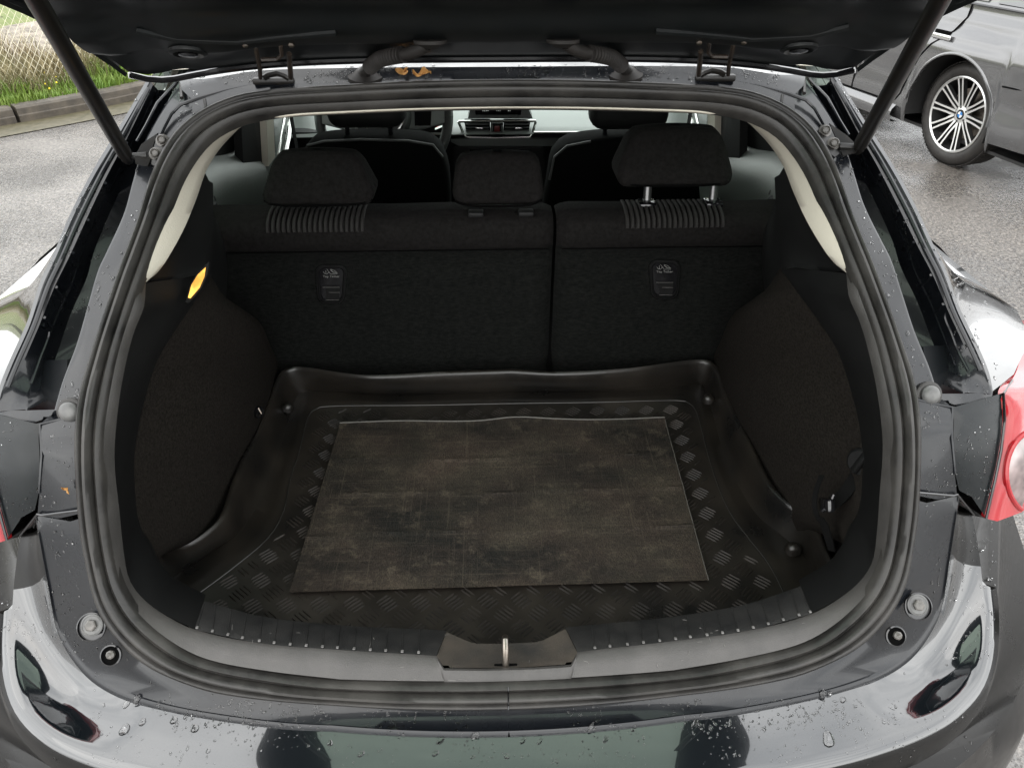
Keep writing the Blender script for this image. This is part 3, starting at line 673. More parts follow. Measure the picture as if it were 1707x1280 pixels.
if len(rp1) > 6:
    rp1 = sorted(rp1, key=lambda p: -p.z) if False else rp1
    k0 = max(range(len(rp1)), key=lambda i: (rp1[i]-rp1[i-1]).length); rp1 = rp1[k0:]+rp1[:k0]
    x, y = sym('lamp_ring', lambda: tube([mir(p) for p in rp1], .0035, 8), LENS); x.parent = tl[0]; y.parent = tl[1]
    def refl():
        FR = ((.93, .002), (.75, .004), (.5, .006), (.25, .007), (.05, .007)); cols = []
        for i in range(49):
            t = i*2*pi/48; c_ = [on_lens(1727+50*f*cos(t), 788+70*f*sin(t), k) for f, k in FR]
            cols.append(None if None in c_ else [mir(p) for p in c_])
        bm = bmesh.new()
        for p, q in zip(cols, cols[1:]):
            if p and q: loft([p, q], bm=bm)
        return bm
    x, y = sym('reflector', refl, CLEARL); x.parent = tl[0]; y.parent = tl[1]
sym('lamp_edge', lambda: tube([mir(S(u, v, o-.002)) for (u, v), o in zip(ipx[4:], offs[4:])], .0018, 6), GLOSSB)
# --- bumper
b1 = [atz(u, v, z) for u, v, z in [(840,1220,.702),(570,1211,.702),(470,1206,.7025),(336,1188,.703),(252,1170,.704),(188,1147,.706),(141,1113,.714),(101,1052,.748),(81,961,.825),(66,880,.893),(62,860,.907)]]
ee = [atz(840,1312,.690), atz(570,1306,.690), atz(420,1296,.689), atz(285,1278,.688), atz(200,1259,.688), atz(141,1240,.688), atz(91,1214,.690), atz(48,1172,.695), atz(28,1125,.71), atz(20,1060,.735), atz(22,990,.775), atz(29,925,.818), atz(36,888,.84)]
b1[0].x = 0; ee[0].x = 0; B1 = flat_mid(resample(b1, 70)); BE = flat_mid(resample(ee, 70))
BO = [p+V((.006, .004, .0)) for p in resample(OUT[:near(OUT, S(138, 850))+1], 70)]
BF = [p+V((0, -.003, -.004)) for p in resample(OUT[:near(OUT, S(138, 850))+1], 70)]
def upper():   # painted apron between the seal and the bumper lip
    return loft([BO, BF, [a.lerp(b, .25)+V((0, -.003, -.004)) for a, b in zip(BF, B1)], [a.lerp(b, .9) for a, b in zip(BF, B1)], [p+V((0, 0, .0025)) for p in B1], [p+V((-.001, -.003, -.001)) for p in B1], [p+V((-.0015, -.0045, -.006)) for p in B1]], flip=True)
bump = empty('rear_bumper', (0, 0, 0)); bump.parent = car
for o in sym('apron', upper, JAMB, smooth=40): o.parent = bump
def btop():
    n = len(B1); rows = [[p+V((-.0015, -.0045, -.006)) for p in B1]]
    for f in (.06, .2, .4, .6, .8, .93, 1.0):
        r = []
        for i, (a, b) in enumerate(zip(B1, BE)):
            c = (i/(n-1)); sag = -.026*max(0, min(1, (c-.56)/.14))*(1-.35*c)*sin(pi*f) + .001*sin(pi*f)
            r.append(a.lerp(b, f)+V((0, -sag*.4, -.004+sag+.004*f)))
        rows.append(r)
    E_ = [p for p in rows[-1]]
    def outw(i):
        t = (E_[min(i+1, n-1)]-E_[max(i-1, 0)]); o_ = V((t.y, -t.x, 0)).normalized()
        if o_.y > 0 and o_.x > 0: o_ = -o_
        if i < 3: o_ = V((0, -1, 0))
        return o_ if (o_.x <= 0 or o_.y < 0) else -o_
    O_ = [outw(i)*(1-.85*max(0, (i/(n-1)-.88)/.12)) for i in range(n)]
    cc = [max(0, min(1, (i/(n-1)-.60)/.3)) for i in range(n)]
    for d, z in ((.006, -.001), (.012, -.004), (.017, -.010), (.022, -.022), (.026, -.05)):
        rows.append([p+o_*d+V((0, 0, z*(1-.8*c_) if z < -.02 else z)) for p, o_, c_ in zip(E_, O_, cc)])
    lastA = rows[-1]
    def plan(z, sy, wmax):   # lower plan curve
        q = resample([V((0, -.130+sy, z)), V((-.3, -.118+sy, z)), V((-.54, -.068+sy, z)), V((-wmax+.145, .03+sy, z)), V((-wmax+.04, .16+sy, z)), V((-wmax, .36+sy, z)), V((-.885, .55, z))], n); return q
    q1 = plan(.60, -.0, .845); q2 = plan(.56, -.0, .885)
    rows.append([p+V((0, 0, .02+.14*c_)) for p, c_ in zip(q1, cc)]); rows.append([p+V((0, 0, .13*c_*c_)) for p, c_ in zip(q2, cc)])
    for z, sy, wm in ((.48, .0, .893), (.43, -.0, .893), (.38, -.0, .885), (.28, .01, .88), (.2, .05, .86)):
        rows.append(plan(z, sy, wm))
    for p, c_ in zip(rows[-5], cc): p.z += .12*c_*c_
    global LASTCOL; LASTCOL = [r[-1] for r in rows[7:]]
    return loft(rows, flip=True)
for o in sym('bumper_skin', btop, [PAINT, PAINTD], smooth=40):
    o.parent = bump; nf = len(B1)-1
    for k_, p_ in enumerate(o.data.polygons):
        r_, i_ = divmod(k_, nf); p_.material_index = 1 if (r_ >= 10 or i_ > nf*.90) else 0  # duller paint stands in for dark reflections on outer faces and corners
# corner skin between bumper horn, lamp and flank
def corner():
    A = resample([S(62, 858, -.004), S(46, 876, -.002), mir(S(1646, 866, -.001)), mir(S(1700, 838, .02)), V((-.80, .40, .91)), V((-.868, .60, .92))], 24, False)
    B = resample([S(64, 872, -.004), LASTCOL[0], LASTCOL[3], LASTCOL[5], LASTCOL[6], V((-.885, .7, .72))], 24, False)
    return loft([A, [a.lerp(b, .5)+V((-.006*sin(pi*i/23), -.004, 0)) for i, (a, b) in enumerate(zip(A, B))], B])
for o in sym('corner_skin', corner, PAINTD, smooth=60): o.parent = bump
sym('bumper_seam', lambda: tube([S(u, v, o) for u, v, o in [(141,850,-.004),(100,855,-.006),(70,859,-.008),(62,857,-.008),(33,893,-.004)]], .0016, 5), GLOSSB)
# rubber stops, plugs and bolt holes
def stop(u, v, r, off=0., side='l'):
    c0 = S(u, v, off)
    if side == 'r': pass
    return c0
for (u, v) in ((118, 686), (1548, 658)):
    c0 = S(u, v, -.001); g = empty('rubber_stop', c0); g.parent = car; nrm = V((.0, -.86, .5))
    link('washer', disc_lathe((0, 0, 0), nrm, [(.0175, -.004), (.0175, .001), (.015, .0025), (.013, .0025)], 28), RUB, g).matrix_parent_inverse = Matrix()
    link('button', disc_lathe((0, 0, 0), nrm, [(.0125, 0), (.0125, .006), (.010, .0095), (.006, .011), (.0, .0115)], 28), PLUG, g)
for (u, v, hole) in ((153, 1043, (185, 1092)), (1530, 1009, (1493, 1060))):
    c0 = S(u, v, -.008); nrm = V((0, -.75, .66)); g = empty('bumper_bolt', c0); g.parent = car
    link('recess', disc_lathe((-.001 if u < 800 else .001, 0, -.002), nrm, [(.0185, -.002), (.0185, .0015), (.017, .0022), (.0165, -.0015)], 28), GLOSSB, g)
    link('washer', disc_lathe((.002 if u < 800 else -.002, 0, .002), nrm, [(.014, 0), (.014, .003), (.012, .004), (.0115, .0035)], 28), PLUG, g)
    link('bolt_head', disc_lathe((.002 if u < 800 else -.002, 0, .002), nrm, [(.0075, 0), (.0075, .007), (.006, .008), (.003, .0075), (0, .006)], 6), BOLT, g)
    c1 = S(*hole, -.014); g = empty('clip_hole', c1); g.parent = car
    link('hole_rim', disc_lathe((0, 0, 0), nrm, [(.0135, -.002), (.0135, .0015), (.0118, .0022), (.0112, -.001)], 26), GLOSSB, g)
    link('clip', disc_lathe((.001, 0, .002), nrm, [(.0055, 0), (.0055, .004), (.0035, .0055), (.0, .003)], 8), BOLT, g)
    link('hole_dark', disc_lathe((0, 0, 0), nrm, [(.0114, -.002), (.0114, -.0005), (0, -.0005)], 26), GAP, g)
# --- tailgate (raised): frame, glass, outer skin
SLP = .55
def TG(x, s, h=0.):   # s metres along the raised tailgate from its hinge edge; h below the inner face
    c = 1/sqrt(1+SLP*SLP); y = .562-s*c; z = 1.385+s*c*SLP-(.25+.30*math.exp(-s/.06))*x**4+.10*sin(min(s, 1.2)*2.3)*.35*s; return V((x, y+h*SLP*c*-1*0, z-h))
def tgw(s): k = max(0, min(1, (s-.12)/.4)); return .503+.012*min(1, max(0, s)/.1)+.105*k*k*(3-2*k)-(.05*max(0, (s-.85)/.4))
def tg_face(h, s0, s1, x0f, x1f, ns=24, nx=40, m=None, name=None, par=None):
    return loft([[TG(tgw(s0+(s1-s0)*j/ns)*(x0f+(x1f-x0f)*i/nx), s0+(s1-s0)*j/ns, h) for i in range(nx+1)] for j in range(ns+1)])
tg = empty('tailgate', (0, 0, 0)); tg.parent = car
# inner panel outline with rounded hinge-side corners
def edge_s(x):      # hinge edge: rounded corners
    ax = abs(x); return .0 if ax < .44 else .0+.035*((ax-.44)/.065)**2.6
S_W0, S_W1, XW = .23, .84, .44
def inner():
    rows = []
    xs_ = [i/60*2-1 for i in range(61)]
    # stamped relief of the inner panel near the hinge edge
    def relief(s, x):
        a = abs(x); h = 0
        h += .012*(1/(1+math.exp(-(s-.075)/.004)))          # step down away from hinge edge
        h -= .020*(1/(1+math.exp(-(s-.125-.04*a)/.005)))
        h += .006*math.exp(-((a-.36)/.05)**2)*math.exp(-((s-.07)/.03)**2)
        h -= .008*math.exp(-((a-.45)/.03)**2)
        return h
    for j in range(46):
        s = S_W0*j/45; rows.append([TG(f*tgw(s), edge_s(f*tgw(s))+(S_W0-edge_s(f*tgw(s)))*j/45, relief(s, f*tgw(s))) for f in xs_])
    bm = loft(rows)
    # side arms and lower panel round the window
    for sx in (-1, 1):
        loft([[TG(sx*(XW+(tgw(s)-XW)*k/6), s, -.012+.0*k) for s in [S_W0+(S_W1-S_W0)*i/14 for i in range(15)]] for k in range(7)], bm=bm)
    loft([[TG(f*tgw(s), s, -.01+.02*(s > .87)) for f in xs_] for s in [S_W1+(1.28-S_W1)*i/16 for i in range(17)]], bm=bm)
    # rolled rim
    return fixn(bm)
ip = link('inner_panel', inner(), UNDER, tg, smooth=50)
def skin():
    xs_ = [i/50*2-1 for i in range(51)]; rows = []
    for j in range(8): s = S_W0*j/7; rows.append([TG(f*(tgw(s)+.006), edge_s(f*tgw(s))+(S_W0-edge_s(f*tgw(s)))*j/7-.004*(1-j/7), -.035 if j else -.012) for f in xs_])
    bm = loft(rows)
    for sx in (-1, 1): loft([[TG(sx*(XW+(tgw(s)+.006-XW)*k/4), s, -.035) for s in [S_W0+(S_W1-S_W0)*i/14 for i in range(15)]] for k in range(5)], bm=bm)
    loft([[TG(f*(tgw(s)+.006), s, -.035) for f in xs_] for s in [S_W1+(1.30-S_W1)*i/16 for i in range(17)]], bm=bm)
    return fixn(bm)
link('outer_skin', skin(), PAINT, tg, smooth=50)
for sx in (-1, 1):
    link('side_edge', loft([[TG(sx*(tgw(s)+o_), s+.0, h) for s in [.03+i*(1.28-.03)/40 for i in range(41)]] for h, o_ in ((0.0, -.001), (.004, .003), (-.006, .008), (-.035, .006))]), UNDER, tg)
ed = [TG(f*tgw(0), edge_s(f*tgw(0)), .004) for f in [i/60*2-1 for i in range(61)]]
link('hem_edge', tube(ed, .0045, 7), GLOSSB, tg)
link('rear_window', loft([[TG(x, s, -.02) for x in [-.5+i*.05 for i in range(21)]] for s in [S_W0-.02+(S_W1-S_W0+.04)*i/8 for i in range(9)]]), TINT, tg)
for sx in (-1, 1):
    cp = TG(sx*.40, .085, .0); g = empty('panel_plug', cp); g.parent = tg
    link('plug_rim', disc_lathe((0, 0, -.010), (0, -.4, -.9), [(.024, 0), (.024, .004), (.019, .006), (.016, .001)], 28), UNDER, g)
    link('plug_core', disc_lathe((0, 0, -.010), (0, -.4, -.9), [(.0125, 0), (.012, .006), (.007, .007), (0, .007)], 24), GLOSSB, g)
sym('panel_rib', lambda: tube([TG(-.44, .14, .004), TG(-.40, .12, .010), TG(-.33, .105, .012), TG(-.27, .115, .012), TG(-.2, .125, .012)], .004, 6), UNDER, tg)
# hinges
def hz(u, v, y): return aty(u, v, y)
def hinge(ul):   # list of pixel points measured for the left hinge
    g = empty('hinge', (0, 0, 0)); g.parent = car; s = ul
    def q(u, v, y):
        p = aty(u, v, y)
        return p if s < 0 else mir(aty(u, v, y))
    def bar(pts, w=.0035): link('hinge_arm', tube([q(*p) for p in pts], w, 6), RUSTY, g)
    bar([(405, 71, .485), (418, 71, .486), (426, 78, .488), (430, 100, .51), (433, 113, .54), (434, 130, .57)], .0032)
    bar([(497, 68, .485), (472, 70, .486), (468, 78, .488), (470, 92, .50), (462, 99, .51), (436, 100, .51)], .0028)
    bar([(482, 90, .51), (483, 106, .53), (485, 130, .57)], .0036)
    link('hinge_plate', rbox(q(459, 133, .59), (.060, .03, .010), .003), BRK, g)
    link('hinge_barrel', tube([q(440, 130, .575), q(448, 125, .575), q(462, 122, .575), q(474, 126, .575), q(482, 131, .575)], .0045, 8), BRK, g)
    link('tailgate_pad', rbox(q(447, 66, .485), (.085, .012, .006), .002), BRK, g)
    for u, v in ((409, 73), (486, 73)): link('hinge_nut', disc_lathe(q(u, v, .48), (0, -.8, -.5), [(.0042, 0), (.0042, .004), (.002, .005)], 6), STEEL, g)
for s in (-1, 1): hinge(s)
# wiring boots
BEL = mat('bellows_rubber', (.016, .0145, .0135), .6, spec=.3, noise_c=(.028, .025, .023), nscale=40)
for s in (-1, 1):
    g = empty('wiring_boot', (0, 0, 0)); g.parent = car
    def q(u, v, y):
        p = aty(u, v, y); return p if s < 0 else mir(p)
    path = resample([q(604, 124, .575), q(617, 112, .55), q(632, 100, .53), q(655, 94, .505), q(680, 90, .49), q(697, 84, .48), q(710, 76, .475)], 320)
    link('bellows', tube(path, .01, 18, rf=lambda t: (.0082 if (t < .2 or t > .74) else .0088+.0022*sin((t-.2)*pi*2*30))), BEL, g)
    link('lower_grommet', disc_lathe(q(610, 127, .578), (0, -.2, .98), [(.026, -.003), (.026, .002), (.018, .005), (.011, .010)], 28), BEL, g)
    link('upper_grommet', disc_lathe(q(717, 71, .474), (0, -.06, -1), [(.0215, -.003), (.0215, .001), (.014, .004), (.009, .007)], 28), BEL, g)
# gas struts
for s, pb, pt, d in ((-1, (211, 262), (14, -80), 1), (1, (1432, 246), (1612, -80), 1)):
    g = empty('gas_strut', (0, 0, 0)); g.parent = car
    b0 = S(*pb, -.022); t0 = aty(*pt, .18)
    dr = (t0-b0).normalized()
    link('cylinder', tube([b0+dr*.012, b0+dr*.016, t0], .0098, 20), BRK, g)
    link('end_socket', tube([b0-dr*.012, b0-dr*.004, b0+dr*.016], .0085, 14, rf=lambda t: .0065+.002*sin(pi*t)), BRK, g)
    link('ball_stud', tube([b0, b0+V((-s*.026, .006, 0))], .005, 10), BRK, g)
    # bracket bolted on the jamb
    if s < 0: A = [(263,222,.0),(236,240,-.016),(224,262,-.022),(226,274,-.022),(246,278,-.012),(252,262,-.006),(256,240,0)]; Bp = [(262,228),(274,224),(283,230),(284,238),(268,274),(262,279),(252,274),(251,262)]; bolts = ((271, 235), (260, 257))
    else: A = [(1383,206,.0),(1412,226,-.016),(1430,244,-.022),(1427,256,-.022),(1405,260,-.012),(1400,246,-.006),(1392,226,0)]; Bp = [(1383,212),(1368,212),(1364,218),(1366,224),(1386,258),(1392,262),(1400,256),(1399,246)]; bolts = ((1375, 219), (1389, 240))
    link('bracket_wing', prism([S(u, v, o) for u, v, o in A], (0, .003, -.001)), BRK, g, smooth=20)
    link('bracket_plate', prism([S(u, v, -.004) for u, v in Bp], (0, .004, -.002)), BRK, g, smooth=20)
    for u, v in bolts:
        c0 = S(u, v, -.005); link('bracket_bolt', disc_lathe(c0, (0, -.75, .6), [(.0095, 0), (.0095, .0015), (.0062, .002), (.0062, .007), (.005, .008), (.0035, .0055)], 12), STEEL if 0 else BOLT, g)
# ================================================================== INTERIOR TRIM
pr = [((842,1137),(842,1113)),((800,1137),(800,1114)),((745,1137),(740,1113)),((733,1137),(728,1093)),((700,1138),(704,1091)),((570,1136),(570,1083)),((437,1119),(437,1072)),((336,1098),(325,1049)),((285,1068),(269,1021)),((235,1025),(235,994)),((208,984),(215,964)),((188,934),(206,917)),((175,860),(199,850)),((170,766),(191,766)),((173,699),(197,680)),((188,621),(211,600)),((201,564),(224,552)),((218,511),(240,512)),((232,476),(243,472))]
def t1off(k): return .036
T1 = []; INs = []
hI = INN
for (a, b) in pr:
    p = S(*a, .008); j = near(INN, p); INs.append(V(INN[j]) if abs(p.x) > .02 else V(INN[0]))
    o = .036 if b[1] < 1100 else .022
    T1.append(S(*b, o))
def dense(ps, k=5):
    r = []
    for i in range(len(ps)-1):
        for j in range(k): r.append(ps[i].lerp(ps[i+1], j/k))
    r.append(ps[-1]); return r
def smooth_tail(ps, k0=5, k=5):    # linear through the recess corners, smooth beyond
    a = dense(ps[:k0+1], k)[:-1]; b = resample(ps[k0:], (len(ps)-k0-1)*k+1); return a+b
INd = [V((min(0, p.x), p.y, p.z)) for p in smooth_tail(INs)]; T1d = [V((min(0, p.x), p.y, p.z)) for p in smooth_tail(T1)]
INd[0].x = 0; T1d[0].x = 0
flat_mid(INd)
def band():
    return loft([[p+V((0, .006, -.004)) for p in INd], [a.lerp(b, .08) for a, b in zip(INd, T1d)], [a.lerp(b, .5)+V((0, -.003, .002)) for a, b in zip(INd, T1d)], [a.lerp(b, .9)+V((0, -.003, .0025)) for a, b in zip(INd, T1d)], T1d])
sym('sill_face', band, SILL, smooth=50)
# ribbed top of the sill
tp = [((728,1093,.036),(745,1051,.095)),((704,1091,.036),(715,1049,.095)),((570,1083,.036),(570,1042,.095)),((437,1072,.036),(437,1027,.095)),((325,1049,.036),(340,1001,.095)),((269,1021,.036),(285,971,.095)),((235,994,.036),(262,944,.098)),((215,964,.036),(249,917,.105)),((206,917,.036),(234,890,.11)),((199,850,.036),(225,850,.115)),((191,766,.036),(222,766,.13)),((197,680,.036),(234,690,.14)),((211,600,.036),(258,608,.15)),((224,552,.036),(285,560,.17)),((240,512,.036),(322,505,.21)),((243,472,.036),(352,458,.26))]
t1 = [S(*a) for a, b in tp]; t2 = [S(*b) for a, b in tp]
NTp = 80
def pair(n, a, b): return resample(a, n), resample(b, n)
def sil(k0, k1, n): return resample(t1[k0:k1+1], n), resample(t2[k0:k1+1], n)
A_, B_ = sil(0, 4, 40)
def topplate(): return loft([A_, [a.lerp(b, .12)+V((0, 0, .002)) for a, b in zip(A_, B_)], [a.lerp(b, .9)+V((0, 0, .001)) for a, b in zip(A_, B_)], B_, [p+V((0, .004, -.09)) for p in B_]])
sill = empty('sill_trim', (0, 0, 0)); sill.parent = car
for o in sym('ribbed_plate', topplate, RIBM, smooth=40): o.parent = sill
def sidep():
    A, B = sil(4, 15, 90)
    bm = loft([[p+V((0, .0005, .0)) for p in A], [a.lerp(b, .15)+V((.0, -.001, .001)) for a, b in zip(A, B)], [a.lerp(b, .5) for a, b in zip(A, B)], B, [p+V((-.006, .02, -.01)) for p in B]])
    return bm
sym('side_trim', sidep, TRIM, smooth=60)
# ribs across the sill: one pressed rib each, measured positions
def on_line(px, L_, c0):   # 3D point of polyline at photograph column px
    best = None
    for a, b in zip(L_, L_[1:]):
        for k in range(5):
            p = a.lerp(b, k/5); q = p-CAM; u = CX+FPX*q.dot(_r)/q.dot(_f)
            if best is None or abs(u-px) < best[0]: best = (abs(u-px), p)
    return best[1]
rl = [329,354,380,405,432,457,484,511,537,563,590,617,644,671,698]; rr_ = [991,1017,1045,1072,1100,1126,1151,1178,1204,1230,1255,1281,1306,1331,1355]
Am = [mir(p) for p in A_]; Bm = [mir(p) for p in B_]
RIBH = mat('pale_rib_tip', (.06, .058, .055), .45, noise_c=(.16, .155, .15), nscale=60)  # paler colour for the outer end of each rib
for px in rl+rr_:
    a, b = (on_line(px, A_, 0), on_line(px+(7 if px < 800 else -7)*(abs(px-843)/500), B_, 0)) if px < 800 else (on_line(px, Am, 0), on_line(px-14*(px-843)/500, Bm, 0))
    d = (b-a); sd = V((1, 0, 0)); up = V((0, -.3, .95))
    p0 = a+d*.06+up*.0012; p1 = a+d*.97+up*.0006
    bm = bmesh.new(); rings = []
    for p, w_, h_ in ((p0, .0022, .0022), (p0+d*.08, .0012, .002), (p1, .0012, .0014)):
        rings.append([p-sd*w_, p-sd*w_*.4+up*h_, p+sd*w_*.4+up*h_, p+sd*w_])
    loft(rings, bm=bm, cap=True); link('rib', fixn(bm), RIBM, sill, smooth=0)
    link('rib_tip', rbox(p0+up*.0016, (.0036, .004, .002), .0006, 1), RIBH, sill)
# latch recess and striker
def recess():
    z = .0
    f = [S(740, 1112, .022), S(800, 1113, .022), S(843, 1113, .022)]; f[2].x = 0
    o0 = S(728, 1093, .036); o1 = S(745, 1051, .095)
    bm = bmesh.new()
    i0 = S(776, 1104, .034); i1 = S(790, 1070, .072); c0 = S(843, 1105, .034); c1 = S(843, 1070, .074); c0.x = c1.x = 0
    f0, f1, f2 = f
    def q(*p): bm.faces.new([bm.verts.new(x) for x in p])
    q(f0, i0, i1, o1, o0); q(f0, f1, i0); q(f1, f2, c0, i0); q(i0, c0, c1, i1)
    q(i1, c1, c1+V((0, .003, -.08)), i1+V((0, .003, -.08))); q(o1, i1, i1+V((0, .003, -.08)), o1+V((0, .003, -.08)))
    bmesh.ops.remove_doubles(bm, verts=bm.verts, dist=.0004)
    bmesh.ops.bevel(bm, geom=list(bm.edges), offset=.003, segments=2, affect='EDGES', clamp_overlap=True)
    return bm
RECM = mat('recess_plastic', (.028, .027, .026), .45, noise_c=(.075, .062, .05), nscale=14, ndet=8, bump=.3, bscale=400)
for o in sym('latch_recess', recess, RECM, smooth=60): o.parent = sill
c0 = S(843, 1110, .028)
strk = empty('striker', c0); strk.parent = car
link('loop', tube([V((0, .0, -.01)), V((0, -.0, .012)), V((0, .006, .026)), V((0, .016, .030)), V((0, .026, .024)), V((0, .030, .0))], .0042, 12), STEEL, strk)
link('slot', rbox((0, -.002, 0), (.030, .010, .004), .001), GAP, strk)
# beige pillar trims and roof lining edge
pin = [((243,472),(243,470,.04)),((243,464),(262,455,.05)),((252,430),(280,430,.06)),((268,385),(306,383,.08)),((285,336),(327,333,.10)),((302,285),(343,287,.11)),((318,258),(357,262,.115)),((336,235),(371,243,.11)),((355,219),(386,227,.095)),((375,208),(403,211.5,.06)),((400,200),(424,204,.04)),((424,193),(448,200,.03)),((500,187),(500,194,.022)),((570,184),(570,190,.02)),((700,179.5),(700,184.5,.02)),((838,176),(838,181.5,.02))]
def pillar():
    A = [p+V((0, .004, 0)) for p in resample(INN[near(INN, S(*pin[0][0], .008)):], 90)]; B = resample([S(*b) for a, b in pin], 90)
    A[-1].x = B[-1].x = 0
    return loft([A, [a.lerp(b, .15)+V((0, -.0015, .0)) for a, b in zip(A, B)], [a.lerp(b, .6)+V((.002, -.003, 0)) for a, b in zip(A, B)], B, [p+V((-.012, .03, .004)) for p in B]])
sym('pillar_trim', pillar, BEIGE, smooth=60)
sym('pillar_seam', lambda: tube([S(352,234,.055), S(360,234,.08), S(371,231,.10)], .0012, 5), mat('beige_seam', (.25, .23, .19), .8))
# headlining
bm = bmesh.new(); loft([[V((x, y, z-.06*x*x)) for x in [-.56+i*.07 for i in range(17)]] for y, z in ((.66, 1.365), (1.0, 1.385), (1.6, 1.385), (1.94, 1.35))], bm=bm); link('headlining', bm, BEIGE, car)
# seat-back surface (slightly reclined)
def sb(u, v, o=0):
    d = ray(u, v); t = (0-0)
    # plane y = .885 - .10*(z-.66) + o
    # CAM.y + t d.y = .885+o -.10*(CAM.z+t d.z-.66)
    t = (.885+o-.10*(CAM.z-.66)-CAM.y)/(d.y+.10*d.z); return CAM+d*t
# shoulder of the boot trim between the beige pillar, carpet and the seats
sh_f = [(243,472,.036),(262,457,.05),(280,432,.06),(306,386,.08),(327,337,.10),(343,290,.11)]
sh_b = [(350,462,.26),(352,448,.30),(356,420,.34),(358,390,.36),(356,358,.38),(348,320,.42)]
def shoulder():
    A = resample([S(*p) for p in sh_f], 24); B = resample([S(u, v, o) for u, v, o in sh_b], 24)
    A = [p+V((-.003, .006, 0)) for p in A]
    return loft([A, [a.lerp(b, .3)+V((0, .01, -.006)) for a, b in zip(A, B)], [a.lerp(b, .65)+V((.01, .0, .004)) for a, b in zip(A, B)], B, [p+V((-.012, .02, -.02)) for p in B], [p+V((-.03, .10, -.12)) for p in B]])
sym('boot_shoulder', shoulder, TRIM, smooth=60)
# amber boot lamp
g = empty('boot_lamp', (0, 0, 0)); g.parent = car
ml = [(343,446),(341,462),(333,480),(318,497),(314,496),(320,474),(330,458)]
AMB = mat('lit_amber_diffuser', (.9, .5, .1), .3, emit=(1., .30, .03), estr=.6)
_t = AMB.node_tree; _n = _t.nodes.new('ShaderNodeTexNoise'); _n.inputs['Scale'].default_value = 55; _n.inputs['Detail'].default_value = 3; _c = _t.nodes.new('ShaderNodeTexCoord'); _t.links.new(_c.outputs['Object'], _n.inputs['Vector'])
_r2 = _t.nodes.new('ShaderNodeValToRGB'); _e = _r2.color_ramp.elements; _e[0].position = .42; _e[0].color = (.30, .06, .004, 1); _e[1].position = .66; _e[1].color = (1.4, .72, .14, 1); _t.links.new(_n.outputs[0], _r2.inputs[0]); _t.links.new(_r2.outputs[0], _t.nodes['Principled BSDF'].inputs['Emission Color'])
mlp = [S(u, v, .15) for u, v in ml]
link('housing', prism([p+(p-sum(mlp, V())/7)*.35 for p in mlp], (.0, .006, -.002)), DARK, g, smooth=0)
link('diffuser', prism([p+V((.0, -.0015, .0005)) for p in mlp], (0, .002, 0)), AMB, g, smooth=0)
link('hot_spot', prism([S(u, v, .148) for u, v in ((337,462),(330,474),(324,486),(327,472),(333,462))], (0, .001, 0)), mat('lit_bulb', (1, .8, .4), .3, emit=(1, .72, .3), estr=.8), g, smooth=0)
# carpeted side panels
cf = [(352,460,.26),(321,506,.21),(284,562,.17),(257,610,.15),(233,692,.14),(221,768,.13),(224,852,.115),(233,892,.11),(248,919,.105),(262,946,.10)]
def cpanel(bk):
    def f():
        A = resample([S(*p)+V((-.003, .003, 0)) for p in cf], 60); B = resample(bk, 60)
        rows = []
        for k in range(13):
            t = k/12; rows.append([a.lerp(b, t)+V((.03*sin(pi*t)*sin(pi*min(1, i/45))**.8, 0, 0)) for i, (a, b) in enumerate(zip(A, B))])
        rows.append([p+V((-.01, .02, -.06)) for p in rows[-1]])
        return loft(rows)
    return f
bl = [atz(356,462,.985), atz(373,497,.955), atz(396,512,.925), atz(430,534,.88), atz(450,574,.80), sb(465,618,-.01), atz(452,665,.69), atz(430,719,.69), atz(403,769,.69), atz(366,848,.685), atz(335,895,.685), atz(300,914,.685), atz(264,926,.685)]
sym('carpet_panel', cpanel(bl), CARPET, smooth=70)
# rear seat backs
def seatslab(x0, x1, seedv):
    prof_ = [(.885, .60), (.885, .66), (.8765, .74), (.866, .85), (.858, .93), (.8545, .965), (.853, .967), (.845, .976), (.842, 1.003), (.846, 1.018), (.860, 1.031), (.89, 1.037), (.94, 1.034), (.975, 1.015), (1.0, .96), (1.0, .6)]
    xs_ = [x0, x0+.004, x0+.012, x0+.03]+[x0+.03+(x1-x0-.06)*i/30 for i in range(1, 30)]+[x1-.03, x1-.012, x1-.004, x1]
    rows = []
    for x in xs_:
        e = min(x-x0, x1-x); k = 1-max(0, 1-e/.03)**2
        cy, cz = .94, .9
        rows.append([V((x, cy+(y-cy)*(.80+.20*k) if z > .9 else y+(1-k)*.02*(1 if y < .94 else -1), cz+(z-cz)*(.93+.07*k) if z > .9 else z)) + V((0, .003*noise.noise(V((x*7, z*7, seedv))), .004*noise.noise(V((x*5, 0, seedv))) if z > 1.01 else 0)) for y, z in prof_])
    return loft(rows)
XS = sb(922, 480).x
seats = []
for x0, x1, sd, lab in ((-.62, XS-.003, 1, None), (XS+.003, .635, 2, None)):
    bm = seatslab(x0, x1, sd); fixn(bm)
    o = link('rear_seat_back', bm, [BACKM, SEATM], car, smooth=60)
    for p in o.data.polygons:
        if p.center.z > .969: p.material_index = 1
    seats.append(o)
link('seat_gap_backing', rbox((XS, .93, .80), (.02, .06, .36), 0), GAP, car, smooth=0)
for x0, x1, se in ((-.62, XS-.003, seats[0]), (XS+.003, .635, seats[1])):
    link('seam', tube([V((x, .8475, .969)) for x in [x0+.01+(x1-x0-.02)*i/20 for i in range(21)]], .0012, 5), GAP, se)
